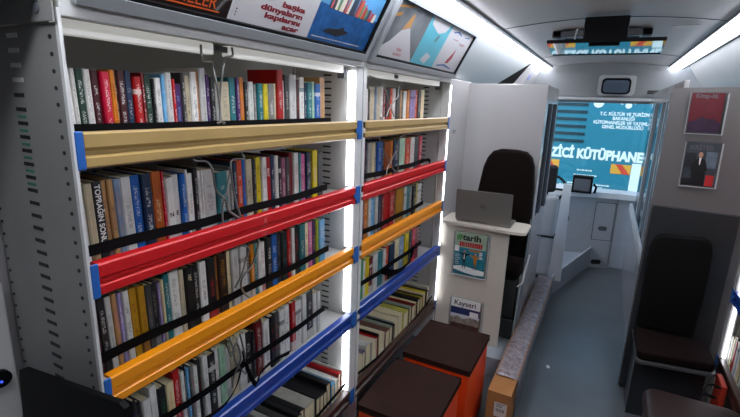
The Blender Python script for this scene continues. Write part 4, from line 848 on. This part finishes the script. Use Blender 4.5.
# ================================================================ RIGHT SIDE
t = empty('folding_seat', 'black folding seat on grey box in front of right partition', 'seat')
sb = mat('seat_black', '060505', .8, spec=.2, bump=.1, bscale=300); sp = mat('seat_pad_dark', '140908', .85, spec=.1, bump=.1, bscale=200)
soft('backrest', [(.312, .475), (.60, .475), (.612, .70), (.608, .98), (.595, 1.045), (.56, 1.072), (.355, 1.06), (.325, 1.04), (.308, .98)], 2.985, 3.043, sb, t, .015)
soft('seat_pad', [(.305, 2.66), (.325, 2.645), (.65, 2.70), (.665, 2.72), (.665, 2.97), (.30, 2.97)], .425, .475, sp, t, .015, 'z')
MB().prism([(.303, 2.65), (.32, 2.632), (.655, 2.688), (.672, 2.71), (.672, 3.04), (.30, 3.04)], 'z', .408, .424).build('shell', mat('shell_grey', '4a4a4a', .35), t)
MB().prism([(.315, 2.78), (.66, 2.82), (.66, 3.04), (.315, 3.04)], 'z', 0, .406).build('base', mat('dark_locker', '3b3d40', .35), t)
# magazines on the right partition
M = frame((.380, 3.078, 1.650), (1, 0, 0), (-.02, 0, 1)) @ Matrix.Diagonal((.88, 1, 1, 1)); W, Hh = .168, .210
h, g = holder(M, W, Hh, 'clear holder with red magazine, upper one on right partition', 'red magazine on the right partition above the dark one')
cover(M, W, Hh, mat('mag_paper', 'b9b9b0', .4), g)
cv = art(M, [(rect(0, W, 0, Hh), 0, .0092), ([(0, 0), (W, 0), (W, .05), (.13, .075), (.10, .07), (.07, .085), (.03, .06), (0, .055)], 1, .0097), ([(.095, .10), (.12, .12), (.13, .15), (.11, .17), (.09, .16), (.085, .13)], 2, .0097)],
         [mat('mag_crimson', '5c0b1a', .35, noise=.06, nscale=9, coat=.4), mat('mag_plum', '2e1830', .4, noise=.3, nscale=20), mat('mag_crimson_dark', '5f0d22', .4)], 'front_cover', g)
text('title', 'Kitap-lık', .032, mat('print_silver', '5c565a', .4), M, cv, 'LEFT', .022, .184, .0102, .0003, .001, 1.05)
M = frame((.402, 3.078, 1.355), (1, 0, 0), (-.02, 0, 1)) @ Matrix.Diagonal((.88, 1, 1, 1)); W, Hh = .168, .240
h, g = holder(M, W, Hh, 'clear holder with dark magazine, lower one on right partition', 'dark grey magazine with standing man in suit on the right partition')
cover(M, W, Hh, mat('mag_paper', 'b9b9b0', .4), g)
cv = art(M, [(rect(0, W, 0, Hh), 0, .0092), (rect(0, .06, .10, .18), 1, .0097), (rect(0, .05, 0, .035), 2, .0097), (rect(.125, W, 0, .06), 3, .0097), (rect(.11, W, .10, .19), 4, .0096)],
         [mat('mag_slate', '3a3f46', .35, noise=.25, nscale=14, coat=.4), mat('mag_dark', '22252b', .4, noise=.3, nscale=40), inkk, inkr, mat('mag_steel', '5f6b78', .4, noise=.3, nscale=30)], 'front_cover', g)
text('title', 'KRİTER', .036, mat('print_silver', '5c565a', .4), M, cv, 'LEFT', .02, .198, .0102, .0003, .0006, 1.0)
mb = MB(); b = [(.05, 0), (.045, .08), (.035, .085), (.05, .14), (.075, .155), (.085, .155), (.11, .142), (.128, .09), (.118, .08), (.12, 0)]
flat(mb, M, b, .0103, 0, .0003); flat(mb, M, [(.076, .155), (.088, .155), (.084, .115), (.080, .115)], .0107, 1, .0002)
mb.prism([(.082+.012*math.cos(k*math.pi/6), .171+.016*math.sin(k*math.pi/6)) for k in range(12)], 'z', .0106, .0109, 2, M)
mb.build('illustration', [inkk, inkw, mat('print_skin', 'b98a6a', .5)], cv)

# right-hand bookshelf sliver
bay(2.05, 3.036, 'right hand bookshelf with glowing edge strip beyond the folding seat', False, -1, .735, [r for r in RAILS], 1.90, led_x=(.0171, .029))
y = 3.0
for i, (c, th) in enumerate((('w', .03), ('cm', .025), ('k', .03), ('r', .02), ('w', .03), ('b', .03), ('w', .025), ('cm', .03), ('k', .03), ('w', .03), ('dg', .03), ('cm', .03))):
    y -= th
    for zz, nm in ((.800, 'blue'), (.39, 'brown')):
        o = make_book(y, y+th, .16+.04*rnd.random(), .14, .776+.003*(i % 3), zz-.0245, c, 'k', '%s book on right hand shelf behind %s rail, %s from far end' % (INK[c][1], nm, ordn(i+1)), 'books on the right hand shelf')
        o.rotation_euler = (0, 0, math.pi)
# power cable
pts = [Vector((.665+.03*math.sin(k*.9), 2.55-.035*math.cos(k*.9)+.006*k, .45-.012*k)) for k in range(26)]
o = MB().tube(pts, .005).build('power_cable', black_m); tag(o, 'coiled black cable hanging below the right hand shelf', 'cable')
o.location = (-.03, 0, 0)
# brown round-edged cushion in the lower right foreground
t = empty('brown_stool', 'dark brown leather stool with rounded edge at the bottom right', 'stool')
br = mat('brown_leather', '200c08', .45, noise=.1, bump=.1, bscale=150)
soft('cushion', rrect(.315, .715, 1.95, 2.36, .07), .385, .45, br, t, .03, 'z')
MB().prism(rrect(.33, .70, 1.965, 2.345, .06), 'z', 0, .384).build('base', br, t)
